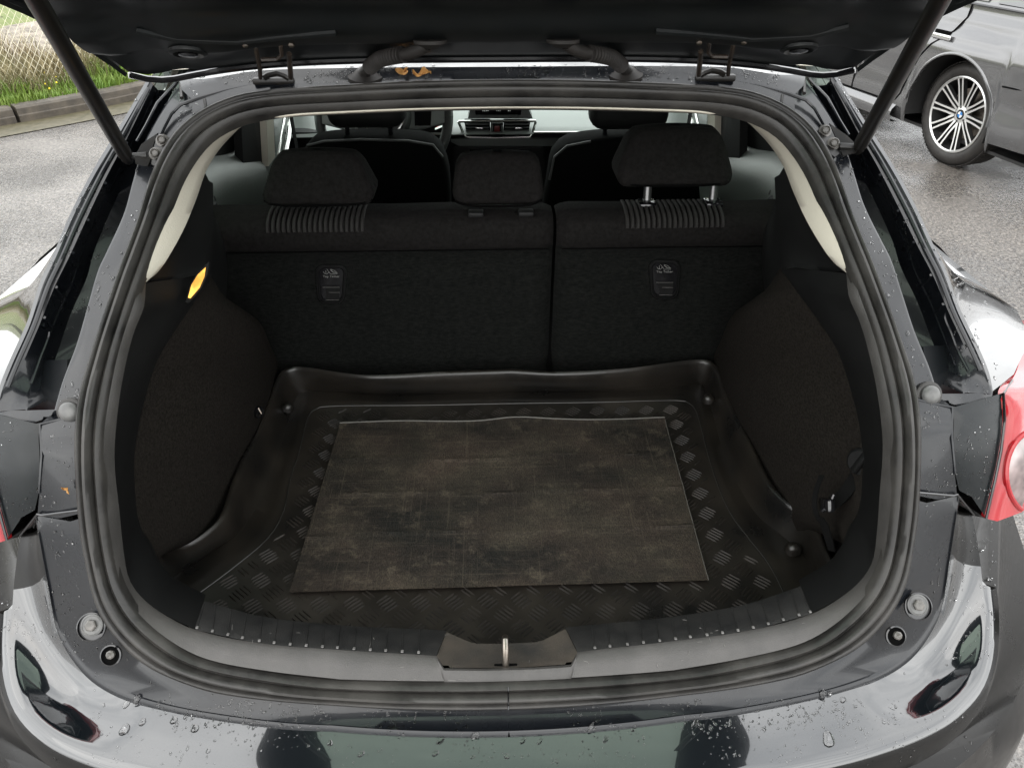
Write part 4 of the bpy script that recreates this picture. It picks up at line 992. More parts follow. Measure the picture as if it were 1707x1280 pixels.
# ribbed inserts on top of the seat backs
for px0, px1, se in ((437, 606, seats[0]), (1043, 1212, seats[1])):
    xa = aty(px0, 358, .845).x; xb = aty(px1, 358, .845).x; nb = 19; bm = bmesh.new()
    for k in range(nb):
        x = xa+(xb-xa)*(k+.5)/nb; w_ = (xb-xa)/nb*.34
        pth = [(.8425, 1.012), (.8435, 1.019), (.851, 1.029), (.862, 1.0345), (.89, 1.041), (.93, 1.039)]
        rings = []
        for y, z in pth: rings.append([V((x-w_, y+.002, z-.001)), V((x-w_*.6, y-.002, z+.0014)), V((x+w_*.6, y-.002, z+.0014)), V((x+w_, y+.002, z-.001))])
        loft(rings, bm=bm)
    o = link('ribbed_fabric', fixn(bm), mat('ribbed_seat_fabric', (.015, .0135, .0125), .85, bump=.4, bscale=500) if 'rf_' not in globals() else rf_, se, smooth=60); rf_ = o.data.materials[0]; o['kind'] = 'stuff'
# head restraints
def headrest(u0, u1, v0, v1, y, dep, parent, posts, up=False, tf=.80):
    a = aty(u0, v1, y); b = aty(u1, v1, y); t = aty((u0+u1)/2, v0, y+dep*.25); W_ = b.x-a.x; H_ = t.z-a.z; c = V(((a.x+b.x)/2, y+dep/2, a.z+H_/2))
    def fn(p):
        k = (p.z/H_+.5); k2 = 1-(1-tf)*k**1.3
        return V((p.x*k2*(1-.06*max(0, .25-k)*4), p.y*(1-.38*k)+.02*k*(1 if p.y < 0 else .0), p.z+.006*(1-(2*p.x/W_)**2)*(k)))
    bm = bmesh.new(); bmesh.ops.create_cube(bm, size=1)
    for v in bm.verts: v.co = V((v.co.x*W_, v.co.y*dep, v.co.z*H_))
    bmesh.ops.bevel(bm, geom=list(bm.edges), offset=min(.022, H_*.25), segments=4, profile=.55, affect='EDGES', clamp_overlap=True)
    bmesh.ops.subdivide_edges(bm, edges=[e for e in bm.edges if e.calc_length() > .05], cuts=6, use_grid_fill=True)
    for v in bm.verts: v.co = fn(v.co)+c
    o = link('head_restraint', bm, SEATM, parent, smooth=60)
    return o, c, W_, H_
hr1 = headrest(431, 628, 264, 349, .86, .115, car, None, tf=.70)
hr2 = headrest(752, 910, 266, 347, .87, .10, car, None, tf=.86)
hr3 = headrest(1025, 1228, 223, 317, .87, .12, car, None, tf=.72)
for h, off_ in ((hr1, .003), (hr2, .003), (hr3, .003)):
    o, c, W_, H_ = h; y0 = c.y
    link('piping', tube([V((c.x+W_*.5*k, c.y-.035-.022*(1-abs(k)**4), c.z-H_*.44+.010*abs(k)**6)) for k in [i/12-1 for i in range(25)] if abs(k) < .93], .0022, 6), GAP, o)
for u in (1078, 1187):
    p = aty(u, 318, .93); q_ = aty(u-4, 340, .91)
    link('post', tube([V((p.x, .915, 1.025)), V((p.x, .925, p.z+.03))], .0082, 14), POST, hr3[0])
    link('post_sleeve', rbox((p.x-.002, .905, 1.040), (.034, .036, .010), .003), GLOSSB, hr3[0])
for u in (793, 877):
    p = aty(u, 347, .862); link('post_sleeve', rbox((p.x, .868, 1.038), (.030, .024, .010), .003), DARK, hr2[0])
# release latches with their print
for (uc, vc) in ((552, 474), (1108, 466)):
    se = seats[0] if uc < 800 else seats[1]
    def lp(u, v, o=0): return sb(uc+u, vc+v, o-.0045)
    def rrect(w_, h_, r, o, tap=0):
        pts = []
        for cx_, cy_, a0 in ((w_-r, h_-r, 0), (-w_+r, h_-r, 90), (-w_+r, -h_+r, 180), (w_-r, -h_+r, 270)):
            for k in range(5):
                a = R(a0+k*22.5); px_ = cx_+r*cos(a); py_ = cy_+r*sin(a); pts.append(lp(px_*(1+tap*(-py_/h_)), py_, o))
        return pts
    bz = loft([rrect(24, 32, 13, .002, .12), rrect(23.5, 31.5, 13, -.004, .12), rrect(20.5, 28.5, 11, -.0045, .12), rrect(19, 27, 10, .0, .12)], True)
    lt = link('latch_bezel', fixn(bz), TRIM, se, smooth=40)
    link('latch_cup', prism(rrect(19.5, 27.5, 10, .0, .12), (0, .002, 0)), GLOSSB, lt, smooth=0)
    link('latch_paddle', prism([lp(-10, 6, -.003), lp(14, 6, -.003), lp(13, 26, -.001), lp(-7, 26, -.001)], (0, .003, 0)), DARK, lt, smooth=0)
    GR = MATS.get('grey_print') or mat('grey_print', (.22, .22, .21), .6)
    for (a_, b_) in (((-14, 5), (14, 5)), ((-4, 13.5), (14, 13.5)), ((-9, 26), (13, 26))): link('paddle_edge', tube([lp(*a_, -.004), lp(*b_, -.004)], .0006, 5), MATS.get('grey_edge') or mat('grey_edge', (.09, .085, .08), .4), lt)
    ce = lp(0, -13, -.0022); xd = lp(10, -13, -.0022)-ce; yd = ce-lp(0, -3, -.0022)
    text('Top Tether', .0072, ce, xd, yd, GR, 'print', lt, .0001)
    def ln(pts, r=.0005): link('symbol_line', tube([lp(x_, y_, -.0028) for x_, y_ in pts], r, 4), GR, lt, smooth=0)
    ln([(-13, -21), (-11, -18), (-7, -17), (-4, -20)]); ln([(-9, -23), (-8.5, -18)]); ln([(-7, -25), (-1, -17), (10, -17), (10, -19), (5, -23), (-1, -25)]); ln([(-1, -24), (3, -20), (9, -19)], .0007)
# ================================================================== BOOT LINER
lin = empty('boot_liner', (0, .5, .63), 'black rubber boot tray with raised rim and worn brown mat on the boot floor', 'boot liner')
LI = Matrix.Translation(-lin.location)
ZF, ZR = .635, .70
rimL = [atz(230,950,ZR), atz(252,927,ZR), atz(302,914,ZR), atz(336,894,ZR), atz(369,862,ZR), atz(388,810,ZR), atz(406,765,ZR), atz(430,719,ZR), atz(450,668,ZR), atz(462,632,ZR), atz(474,617,ZR), atz(490,613,ZR), atz(520,615,ZR), atz(570,623,ZR), atz(620,627,ZR), atz(740,621,ZR), atz(853,617,ZR)]
rimR = [atz(853,617,ZR), atz(940,621,ZR), atz(1050,615,ZR), atz(1140,603,ZR), atz(1180,602,ZR), atz(1196,614,ZR), atz(1204,640,ZR), atz(1225,690,ZR), atz(1250,740,ZR), atz(1282,805,ZR), atz(1320,845,ZR), atz(1350,862,ZR), atz(1362,880,ZR), atz(1375,915,ZR), atz(1390,948,ZR), atz(1400,975,ZR)]
foL = [atz(262,980,ZF), atz(284,966,ZF), atz(343,926,ZF), atz(396,889,ZF), atz(425,850,ZF), atz(448,800,ZF), atz(465,755,ZF), atz(483,700,ZF), atz(492,668,ZF), atz(500,656,ZF), atz(515,652,ZF), atz(570,654,ZF), atz(665,658,ZF), atz(853,654,ZF)]
foR = [atz(853,654,ZF), atz(1050,652,ZF), atz(1140,642,ZF), atz(1168,640,ZF), atz(1176,652,ZF), atz(1188,690,ZF), atz(1205,750,ZF), atz(1232,810,ZF), atz(1262,858,ZF), atz(1300,890,ZF), atz(1340,925,ZF), atz(1352,960,ZF), atz(1362,1000,ZF)]
trL = [atz(300,1010,ZF), atz(336,986,ZF), atz(396,941,ZF), atz(447,897,ZF), atz(472,855,ZF), atz(484,800,ZF), atz(500,750,ZF), atz(512,700,ZF), atz(522,684,ZF), atz(540,678,ZF), atz(700,676,ZF), atz(853,673,ZF)]
trR = [atz(853,673,ZF), atz(1000,671,ZF), atz(1130,668,ZF), atz(1150,672,ZF), atz(1162,690,ZF), atz(1178,750,ZF), atz(1195,805,ZF), atz(1218,857,ZF), atz(1250,900,ZF), atz(1280,938,ZF), atz(1300,975,ZF), atz(1320,1020,ZF)]
NL = 90
def lr(a, b): return resample(a, NL)+resample(b, NL)[1:]
RIM = lr(rimL, rimR); FOL = lr(foL, foR); TRE = lr(trL, trR)
cx0 = V((0, .55, 0))
def outd(p): d = V((p.x, p.y-.45, 0)); return d.normalized()
rows = [[p+outd(p)*.006+V((0, 0, -.012)) for p in RIM], [p+outd(p)*.005+V((0, 0, .0)) for p in RIM], [p+V((0, 0, .0025)) for p in RIM], [p-outd(p)*.004 for p in RIM], [p-outd(p)*.007+V((0, 0, -.005)) for p in RIM]]
for f in (.25, .5, .72, .86, .95): rows.append([a.lerp(b, f)+V((0, 0, (1-f)*(ZR-ZF)*-.12*sin(pi*f)-(.010*sin(pi*f)))) for a, b in zip(rows[4], FOL)])
rows.append(FOL); rows.append([a.lerp(b, .5) for a, b in zip(FOL, TRE)]); rows.append([a.lerp(b, .97) for a, b in zip(FOL, TRE)]); rows.append([p+V((0, 0, -.0015)) for p in TRE])
cn = [V((p.x*.55, .05+(p.y-.05)*.55, ZF-.0015)) for p in TRE]; rows.append(cn); rows.append([V((p.x*.02, .1+(p.y-.1)*.05, ZF-.0015)) for p in TRE])
bm = loft(rows); fixn(bm)
me_tmp = bm
tray = link('tray', bm, LINER, lin, smooth=60); tray.matrix_parent_inverse = LI
# flat front part of the floor so that nothing is open beside the sill
o = link('floor_front', prism([V((-.56, .0, ZF-.002)), V((.56, .0, ZF-.002)), V((.5, .34, ZF-.002)), V((-.5, .34, ZF-.002))], (0, 0, -.004)), LINER, lin, smooth=0); o.matrix_parent_inverse = LI
for (u, v, z) in ((480, 676, .665), (1180, 662, .665), (1322, 912, .655)):
    b_ = disc_lathe(atz(u, v, z), (0.3 if u < 800 else -.3, -.3, .9), [(.014, -.008), (.010, .001), (.006, .0045), (0, .006)], 20); o = link('tray_boss', b_, LINER, lin); o.matrix_parent_inverse = LI
# raised tread bars
def inpoly(x, y, poly):
    c = False; j = len(poly)-1
    for i in range(len(poly)):
        xi, yi = poly[i].x, poly[i].y; xj, yj = poly[j].x, poly[j].y
        if (yi > y) != (yj > y) and x < (xj-xi)*(y-yi)/(yj-yi)+xi: c = not c
        j = i
    return c
tpoly = [p-outd(p)*.010 for p in TRE]+[V((.5, .06, 0)), V((-.5, .06, 0))]
mat_c = [atz(567,707,.642), atz(1108,700,.642), atz(1181,968,.642), atz(482,988,.642)]
def grow(c, g): m_ = sum(c, V())/4; return [p+V((g*(1 if p.x > m_.x else -1), g*(1 if p.y > m_.y else -1), 0)) for p in c]
mp_in = grow(mat_c, -.012)
bm = bmesh.new(); CW = .0530
for i in range(-12, 13):
    for j in range(0, 18):
        for ty in (0, 1):
            gx = (i+.5*ty)*CW; gy = .05+(j+.5*ty)*CW*1.02
            for k in range(5):
                a = R(-42) if ty == 0 else R(42)
                o_ = (k-2)*.0066; d = V((cos(a), sin(a), 0)); nn_ = V((-d.y, d.x, 0)); c = V((gx, gy, 0))+nn_*o_
                h_ = .0158*(1-.10*abs(k-2))
                if not all(inpoly(q.x, q.y, tpoly) and not inpoly(q.x, q.y, mp_in) for q in (c-d*h_, c+d*h_)): continue
                z0 = ZF-.0018; zt = ZF+.0012; w_ = .0015
                vs_ = [bm.verts.new(p) for p in (c-d*h_+V((0, 0, z0)), c-d*h_*.6-nn_*w_+V((0, 0, z0)), c+d*h_*.6-nn_*w_+V((0, 0, z0)), c+d*h_+V((0, 0, z0)), c+d*h_*.6+nn_*w_+V((0, 0, z0)), c-d*h_*.6+nn_*w_+V((0, 0, z0)), c-d*h_*.65+V((0, 0, zt)), c+d*h_*.65+V((0, 0, zt)))]
                for f in ((1, 2, 7, 6), (2, 3, 7), (3, 4, 7), (4, 5, 6, 7), (5, 0, 6), (0, 1, 6)): bm.faces.new([vs_[q] for q in f])
o = link('tread_bars', bm, mat('tread_rubber', (.013, .0122, .0115), .5, spec=.35, noise_c=(.038, .032, .027), nscale=9, ndet=8), lin, smooth=0, kind='stuff'); o.matrix_parent_inverse = LI  # bars lighter than the tray; their top-edge highlight is put into the colour
# worn mat: grid with curled edges and creases
def mat_material():
    m = bpy.data.materials.new('worn_mat'); m.use_nodes = True; t = m.node_tree; b = t.nodes['Principled BSDF']; nn = t.nodes.new; l = t.links.new
    tcn = nn('ShaderNodeTexCoord')
    def noise_(sc_, det, stretch=(1, 1, 1), rot=0, rough=.6):
        mm = nn('ShaderNodeMapping'); mm.inputs['Scale'].default_value = stretch; mm.inputs['Rotation'].default_value = (0, 0, rot); n = nn('ShaderNodeTexNoise'); n.inputs['Scale'].default_value = sc_; n.inputs['Detail'].default_value = det; n.inputs['Roughness'].default_value = rough; l(tcn.outputs['Object'], mm.inputs[0]); l(mm.outputs[0], n.inputs['Vector']); return n.outputs[0]
    def ramp(src, p0, c0, p1, c1):
        r = nn('ShaderNodeValToRGB'); e = r.color_ramp.elements; e[0].position = p0; e[0].color = (*c0, 1); e[1].position = p1; e[1].color = (*c1, 1); l(src, r.inputs[0]); return r.outputs[0]
    def mixc(kind, f, a, b2):
        x = nn('ShaderNodeMix'); x.data_type = 'RGBA'; x.blend_type = kind
        if isinstance(f, (int, float)): x.inputs[0].default_value = f
        else: l(f, x.inputs[0])
        l(a, x.inputs[6]); l(b2, x.inputs[7]); return x.outputs[2]
    base = ramp(noise_(6.5, 9, (.7, 1.2, 1), 0, .68), .36, (.012, .0112, .0102), .66, (.064, .051, .040))
    hue = ramp(noise_(8, 3), .42, (1., .93, .89), .6, (.98, 1.0, .93))
    c = mixc('MULTIPLY', 1, base, hue)
    weave = ramp(noise_(170, 3, (4, 1, 1)), .35, (.45, .45, .45), .7, (1.55, 1.55, 1.55)); weave2 = ramp(noise_(170, 3, (1, 4, 1)), .35, (.65, .65, .65), .7, (1.35, 1.35, 1.35))
    c = mixc('MULTIPLY', .8, c, weave); c = mixc('MULTIPLY', .8, c, weave2)
    sc1 = ramp(noise_(9, 3, (.5, 34, 1), .5, .6), .60, (0, 0, 0), .68, (1, 1, 1)); sc2 = ramp(noise_(9, 3, (38, .4, 1), .22, .6), .60, (0, 0, 0), .68, (1, 1, 1))
    tan_ = nn('ShaderNodeRGB'); tan_.outputs[0].default_value = (.11, .09, .065, 1)
    dust = ramp(noise_(30, 10, rough=.8), .53, (0, 0, 0), .68, (.7, .7, .7))
    c = mixc('MIX', dust, c, tan_.outputs[0])
    m1 = nn('ShaderNodeMath'); m1.operation = 'MAXIMUM'; l(sc1, m1.inputs[0]); l(sc2, m1.inputs[1]); m2 = nn('ShaderNodeMath'); m2.operation = 'MULTIPLY'; l(m1.outputs[0], m2.inputs[0]); m2.inputs[1].default_value = .30
    c = mixc('MIX', m2.outputs[0], c, tan_.outputs[0]); l(c, b.inputs['Base Color'])
    b.inputs['Roughness'].default_value = .72; b.inputs['Specular IOR Level'].default_value = .35
    bp = nn('ShaderNodeBump'); bp.inputs['Strength'].default_value = .6; bp.inputs['Distance'].default_value = .0015; l(weave, bp.inputs['Height']); l(bp.outputs[0], b.inputs['Normal'])
    return m
bm = bmesh.new(); nx, ny = 90, 70; tl_, tr_, br_, bl_ = mat_c; g_ = []
for j in range(ny+1):
    r_ = []
    for i in range(nx+1):
        f, h = i/nx, j/ny; a = tl_.lerp(tr_, f); b = bl_.lerp(br_, f); p = b.lerp(a, h)
        wv = .003*math.exp(-((p.y-.69)/.05)**2)*math.exp(-((p.x-.05)/.06)**2)
        cr = sum(.0024*math.exp(-((p.y-yc-.004*sin(p.x*14+yc*9)-.006*math.exp(-((p.x-.1)/.05)**2))/.0025)**2) for yc in (.59, .488, .385))
        curl = .0035*math.exp(-(1-h)*ny/1.6)+.001*math.exp(-h*ny/1.5)
        p = p+V((0, .0022*sin(p.x*22)*h+.006*math.exp(-((p.x-.03)/.05)**2)*(h > .99)-.006*(h < .01)*math.exp(-((p.x+.1)/.3)**2)*0, .0003+wv+cr+curl+.0006*noise.noise(p*18)))
        r_.append(p)
    g_.append(r_)
loft(g_, bm=bm)
bb = [v for v in bm.verts]
ret = bmesh.ops.solidify(bm, geom=list(bm.faces), thickness=.0016)
fixn(bm)
o = link('rubber_mat', bm, mat_material(), lin, smooth=40); o.matrix_parent_inverse = LI
o = link('mat_edge_lip', tube([p+V((0, 0.0005, .001)) for p in g_[-1][::3]], .0016, 6), mat('worn_mat_lip', (.10, .095, .085), .5), lin); o.matrix_parent_inverse = LI
o = link('mat_edge_lip', tube([p+V((0, 0, .001)) for p in [r[-1] for r in g_][::3]], .0009, 5), MATS['worn_mat_lip'], lin); o.matrix_parent_inverse = LI
# moulding line around the tread area
o = link('moulding_line', tube([p+V((0, 0, .0008)) for p in TRE[::2]], .0011, 5), mat('moulding_rubber', (.03, .029, .027), .35), lin); o.matrix_parent_inverse = LI
# strap, buckle and knob on the right carpet
g = empty('luggage_strap', S(1385, 850, .17), 'black elastic luggage strap with plastic buckle hanging on the right boot carpet', 'strap')
LS = Matrix.Translation(-g.location)
WEB = mat('black_webbing', (.004, .004, .004), .8, spec=.1, bump=.5, bscale=900)
def ribbon(pts, wv, m, nm):
    P_ = resample([S(u, v, o) for u, v, o in pts], 24)
    bm = bmesh.new(); rings = []
    for i, p in enumerate(P_):
        t = (P_[min(i+1, 23)]-P_[max(i-1, 0)]).normalized(); w_ = t.cross(V((-.9, -.4, .1))).normalized()*wv; n_2 = t.cross(w_).normalized()*.0012
        rings.append([p-w_-n_2, p+w_-n_2, p+w_+n_2, p-w_+n_2])
    loft(rings, True, bm, cap=True); o = link(nm, fixn(bm), m, g); o.matrix_parent_inverse = LS
ribbon([(1366,868,.165),(1358,845,.168),(1360,820,.172),(1370,792,.178)], .004, WEB, 'loop')
ribbon([(1376,845,.165),(1392,836,.162),(1408,822,.16),(1424,798,.155),(1427,786,.155)], .010, WEB, 'webbing')
ribbon([(1366,862,.16),(1374,875,.158),(1382,900,.155),(1387,918,.153)], .007, WEB, 'webbing')
o = link('buckle', rbox(S(1378,841,.158), (.012, .034, .02), .004, 2, rot=Matrix.Rotation(R(-35), 3, 'X')), GLOSSB, g); o.matrix_parent_inverse = LS
o = link('buckle_bar', tube([S(1370,853,.155), S(1384,838,.155), S(1390,824,.155)], .003, 8), GLOSSB, g); o.matrix_parent_inverse = LS
kc = S(1436, 770, .14); g = empty('trim_knob', kc); g.parent = car
link('knob_disc', disc_lathe((0, 0, 0), (-.75, -.6, .2), [(.021, -.006), (.021, .002), (.018, .005), (.0, .005)], 30), TRIM, g); link('knob_grip', rbox((-.005, -.004, .001), (.008, .012, .034), .003, 2, rot=Matrix.Rotation(R(20), 3, 'Y')), TRIM, g)
for u, v in ((432, 687), (1238, 672)):
    c0 = atz(u, v, .74); g = empty('cargo_hook', c0); g.parent = car
    link('hook_cup', disc_lathe((0, 0, 0), (-1 if u > 800 else 1, -.4, 0), [(.012, -.004), (.012, .002), (.009, .0)], 18), GLOSSB, g); link('hook_bar', tube([V((0, 0, .01)), V((-.005 if u > 800 else .005, -.004, 0)), V((0, 0, -.008))], .002, 8), STEEL, g)
for u, v in ((362, 396), (1292, 380)):
    link('parcel_shelf_pin', tube([aty(u-7, v, .80), aty(u+7, v, .80)], .0035, 8), DARK, car)
# ================================================================== CABIN
# side walls: upper door trims, belt line, windows, pillars
def cw(name, pts, m, th=(-.01, 0, 0), **k): return sym(name, lambda: prism([V(p) for p in pts], th), m, smooth=k.pop('smooth', 0), **k)
DOORT = mat('door_trim_plastic', (.11, .125, .112), .38, spec=.6, bump=.15, bscale=500)
def rear_door():
    # rounded top of the rear door trim catching the window light
    rows = []
    for y_, zt, xo in ((.70, 1.10, .60), (.86, 1.115, .635), (1.0, 1.10, .655), (1.15, 1.075, .665), (1.30, 1.035, .67), (1.50, .985, .67)):
        rows.append([V((-xo-.05, y_, zt+.0)), V((-xo-.01, y_, zt+.005)), V((-xo+.02, y_, zt-.01)), V((-xo+.05, y_, zt-.045)), V((-xo+.062, y_, zt-.085)), V((-xo+.065, y_, zt-.13)), V((-xo+.05, y_, zt-.4))])
    return loft(rows)
sym('rear_door_trim', rear_door, DOORT, smooth=70)
def front_door():
    rows = []
    for y_, zt in ((1.56, 1.01), (1.66, 1.01), (1.85, 1.0), (2.1, .98), (2.25, .97)):
        rows.append([V((-.74, y_, zt+.0)), V((-.70, y_, zt+.005)), V((-.66, y_, zt-.02)), V((-.645, y_, zt-.08)), V((-.64, y_, zt-.2)), V((-.66, y_, zt-.5))])
    return loft(rows)
sym('front_door_trim', front_door, DOORT, smooth=70)
for s in (-1, 1):
    link('door_pull', tube([V((s*.635, 1.56, .85)), V((s*.60, 1.60, .90)), V((s*.60, 1.72, .95)), V((s*.62, 1.86, .97))], .008, 10), CHROME, car)
    link('door_speaker_line', tube([V((s*.63, 1.5, .80)), V((s*.622, 1.62, .90)), V((s*.63, 1.84, .985)), V((s*.64, 1.98, 1.0))], .004, 8), CHROME, car)
    link('b_pillar', prism([V((s*.635, 1.52, .93)), V((s*.585, 1.52, 1.33)), V((s*.585, 1.60, 1.33)), V((s*.635, 1.60, .93))], (-s*.02, 0, 0)), BEIGE, car, smooth=0)
    link('pillar_door_frame', prism([V((s*.665, 1.36, .90)), V((s*.60, 1.36, 1.35)), V((s*.60, 1.515, 1.35)), V((s*.655, 1.515, .90))], (-s*.02, 0, 0)), DARK, car, smooth=0)
    link('front_door_frame', prism([V((s*.645, 1.605, .93)), V((s*.60, 1.605, 1.35)), V((s*.60, 1.65, 1.35)), V((s*.645, 1.65, .93))], (-s*.02, 0, 0)), DARK, car, smooth=0)
    link('seat_belt', tube([V((s*.585, 1.42, 1.28)), V((s*.575, 1.40, 1.0)), V((s*.57, 1.38, .75))], .001, 4) if 0 else prism([V((s*.575, 1.69, 1.30)), V((s*.575, 1.655, 1.30)), V((s*.555, 1.60, .80)), V((s*.555, 1.635, .80))], (-s*.002, 0, 0)), WEB, car, smooth=0)
    # dark rear door window surround (upper) and quarter glass
    link('rear_door_upper', prism([V((s*.655, .95, 1.09)), V((s*.60, .95, 1.345)), V((s*.60, 1.40, 1.36)), V((s*.665, 1.40, 1.01))], (-s*.006, 0, 0)), DARK, car, smooth=0)
    link('front_side_window', prism([V((s*.70, 1.52, 1.0)), V((s*.60, 1.52, 1.36)), V((s*.60, 1.95, 1.34)), V((s*.72, 2.3, .99))], (-s*.004, 0, 0)), GLASS, car, smooth=0)
    link('a_pillar', tube([V((s*.73, 2.42, .97)), V((s*.66, 2.2, 1.16)), V((s*.585, 1.95, 1.35))], .03, 8), PAINT, car)
    link('shelf_support', rbox((s*.635, .90, 1.0), (.10, .20, .05), .012, 3), TRIM, car)
    link('buckle_guide', tube([V((s*.60, .92, 1.025)), V((s*.60, .92, 1.06)), V((s*.585, .93, 1.07)), V((s*.62, .94, 1.072)), V((s*.665, .96, 1.07))], .0045, 8), GLOSSB, car)
    link('outer_greenhouse', prism([V((s*.69, .95, 1.0)), V((s*.60, .95, 1.36)), V((s*.60, 1.5, 1.37)), V((s*.69, 1.5, 1.0))], (-s*.01, 0, 0)), GLOSSB, car, smooth=0)
link('windscreen', loft([[V((x, 2.46-.25*x*x, 1.0)) for x in [-.72+i*.12 for i in range(13)]], [V((x*.8, 1.97-.15*x*x, 1.36-.06*x*x)) for x in [-.72+i*.12 for i in range(13)]]]), WSCR, car)
link('firewall', rbox((0, 2.42, .72), (1.5, .03, .55), .005), DARK, car)
for s in (-1, 1): link('inner_body_side', rbox((s*.76, 1.45, .70), (.02, 2.0, .6), .004), DARK, car)
for s in (-1, 1): link('trim_filler', rbox((s*.665, .90, .83), (.14, .25, .40), .01), DARK, car)
link('cabin_floor', rbox((0, 1.6, .42), (1.5, 1.9, .03), .005), DARK, car)
link('boot_floor_base', rbox((0, .5, .60), (1.3, .95, .02), .004), DARK, car)
link('rear_seat_cushion', rbox((0, 1.25, .66), (1.2, .48, .18), .05, 3), SEATM, car)
# front seats
YS = 1.42
def fseat(px):
    pass
def fhead(o_, u0, u1, v1):
    a = aty(u0, v1, YS); b = aty(u1, v1, YS); W_ = b.x-a.x; c = V(((a.x+b.x)/2, YS+.05, a.z+.10))
    bm = rbox(c, (W_, .10, .20), .035, 4); h = link('head_restraint', bm, DARK, o_, smooth=60)
    for s in (-.28, .28): link('post', tube([V((c.x+s*W_, YS+.05, c.z-.2)), V((c.x+s*W_, YS+.05, c.z))], .006, 8), GLOSSB, o_)
def fback(L_, nm_lab):
    # outline given as (u, v) on plane YS, going over the top from left to right
    top_ = resample([aty(u, v, YS) for u, v in L_], 40)
    def ringat(dy, sc_):
        m_ = sum(top_, V())/40
        return [V((m_.x+(p.x-m_.x)*sc_, YS+dy, m_.z+(p.z-m_.z)*sc_ - (1-sc_)*.0)) for p in top_]+[V((top_[-1].x, YS+dy, .5)), V((top_[0].x, YS+dy, .5))]
    bm = loft([ringat(.0, .93), ringat(.006, .97), ringat(.02, 1.0), ringat(.09, 1.0), ringat(.12, .96)], True, cap=True); fixn(bm)
    return link('front_seat_back', bm, mat('front_seat_fabric', (.0025, .0028, .0026), .9, spec=.08) if 'fsf' not in globals() else fsf, car, smooth=50)
s1 = fback([(496,420),(500,330),(503,262),(512,243),(540,236),(600,233),(680,235),(722,242),(738,262),(748,300),(752,420)], 0); fsf = s1.data.materials[0]
fhead(s1, 544, 676, 219)
s2 = fback([(902,420),(908,350),(916,300),(924,262),(945,244),(985,236),(1050,232),(1130,236),(1160,262),(1175,420)], 0)
fhead(s2, 984, 1116, 222)
for s_, L2 in ((s1, [(503,258),(512,243),(540,236),(600,233),(680,235),(722,242),(738,262)]), (s2, [(916,300),(924,262),(945,244),(985,236)])):
    link('seat_piping', tube([aty(u, v, YS+.0) for u, v in L2], .0032, 6), mat('seat_piping', (.05, .052, .05), .5) if 'spm' not in globals() else spm, s_); spm = s_.children[-1].data.materials[0]
# dashboard
YD = 1.86
dash = empty('dashboard', (0, 0, 0)); dash.parent = car
def dp(u, v, dy=0): return aty(u, v, YD+dy)
zt = dp(843, 178).z
rows = []
for v_, dy in ((224, -.03), (220, -.022), (210, .03), (198, .09), (186, .15), (176, .21), (168, .30)):
    p_ = dp(843, v_, dy); rows.append([V((x, p_.y+.06*x*x, p_.z-.03*x*x)) for x in [-.72+i*.06 for i in range(25)]])
rows.append([p+V((0, .25, .02)) for p in rows[-1]])
DASHL = mat('soft_dash_top', (.22, .24, .225), .36, spec=.7, bump=.12, bscale=500)
link('dash_top', loft(rows), DASHL, dash, smooth=60)
def dslab(name, pts, th, m, dy=0., bev=.0): return link(name, prism([dp(u, v, dy) for u, v in pts], (0, th, 0)), m, dash, smooth=30)
dslab('lower_dash', [(470, 221), (1180, 222), (1180, 330), (470, 330)], .05, DARK, .01)
dslab('knee_strip', [(752, 237), (768, 245), (990, 243), (990, 232), (752, 232)], .02, DASH, -.03)
dslab('console', [(758, 246), (905, 246), (912, 330), (750, 330)], .10, DARK, -.045)
dslab('climate_panel', [(783, 249), (885, 249), (885, 262), (783, 262)], .01, GLOSSB, -.055)
PUR = mat('lit_purple_display', (.3, .25, .5), .4, emit=(.5, .42, .9), estr=.7)
link('climate_display', prism([dp(827, 253, -.0575), dp(838, 253, -.0575), dp(837, 257, -.0575), dp(828, 257, -.0575)], (0, .001, 0)), PUR, dash, smooth=0)
for u in (790, 866): link('climate_button', disc_lathe(dp(u, 256, -.056), (0, -1, .3), [(.004, 0), (.004, .003), (0, .003)], 10), STEEL, dash)
# vents with their chrome surround
for (ul, ur) in ((774, 817), (840, 884)):
    o = dslab('vent_box', [(ul, 204), (ur, 204), (ur-(4 if ur > 850 else 0), 228), (ul+(5 if ul < 800 else 0), 228)], .04, GAP, -.012)
    for k in range(4):
        v = 207+k*5.4; link('vent_slat', prism([dp(ul+2, v, -.018), dp(ur-2, v, -.018), dp(ur-2, v+1.8, -.018), dp(ul+2, v+1.8, -.018)], (0, .014, .002)), DASH, dash, smooth=0)
    link('vent_tab', rbox(dp((ul+ur)/2+3, 214, -.022), (.024, .008, .006), .002), CHROME, dash)
dslab('hazard_panel', [(818, 206), (839, 206), (838, 228), (819, 228)], .02, GLOSSB, -.02)
link('hazard_button', rbox(dp(828.5, 215, -.026), (.016, .008, .018), .002), mat('hazard_red', (.10, .01, .01), .4), dash)
for u in (820.5, 836.5): link('vent_wheel', rbox(dp(u, 215, -.024), (.006, .008, .022), .002), DASH, dash)
link('vent_surround', tube([dp(u, v, -.02) for u, v in ((764, 203), (828, 202), (893, 202), (893, 204), (888, 222), (883, 229), (828, 230.5), (778, 229), (772, 222), (764, 203))], .0042, 8), CHROME, dash)
link('dash_chrome_line', tube([dp(890, 221.5, -.045), dp(940, 221.5, -.045), dp(985, 221, -.043), dp(1180, 219, -.03)], .0042, 8), CHROME, dash)
dslab('screen_housing', [(780, 198), (786, 176), (800, 172), (864, 172), (878, 176), (888, 198)], .07, DASH, -.005)
dslab('screen', [(790, 172), (871, 172), (868, 192), (793, 192)], .006, GLOSSB, -.014)
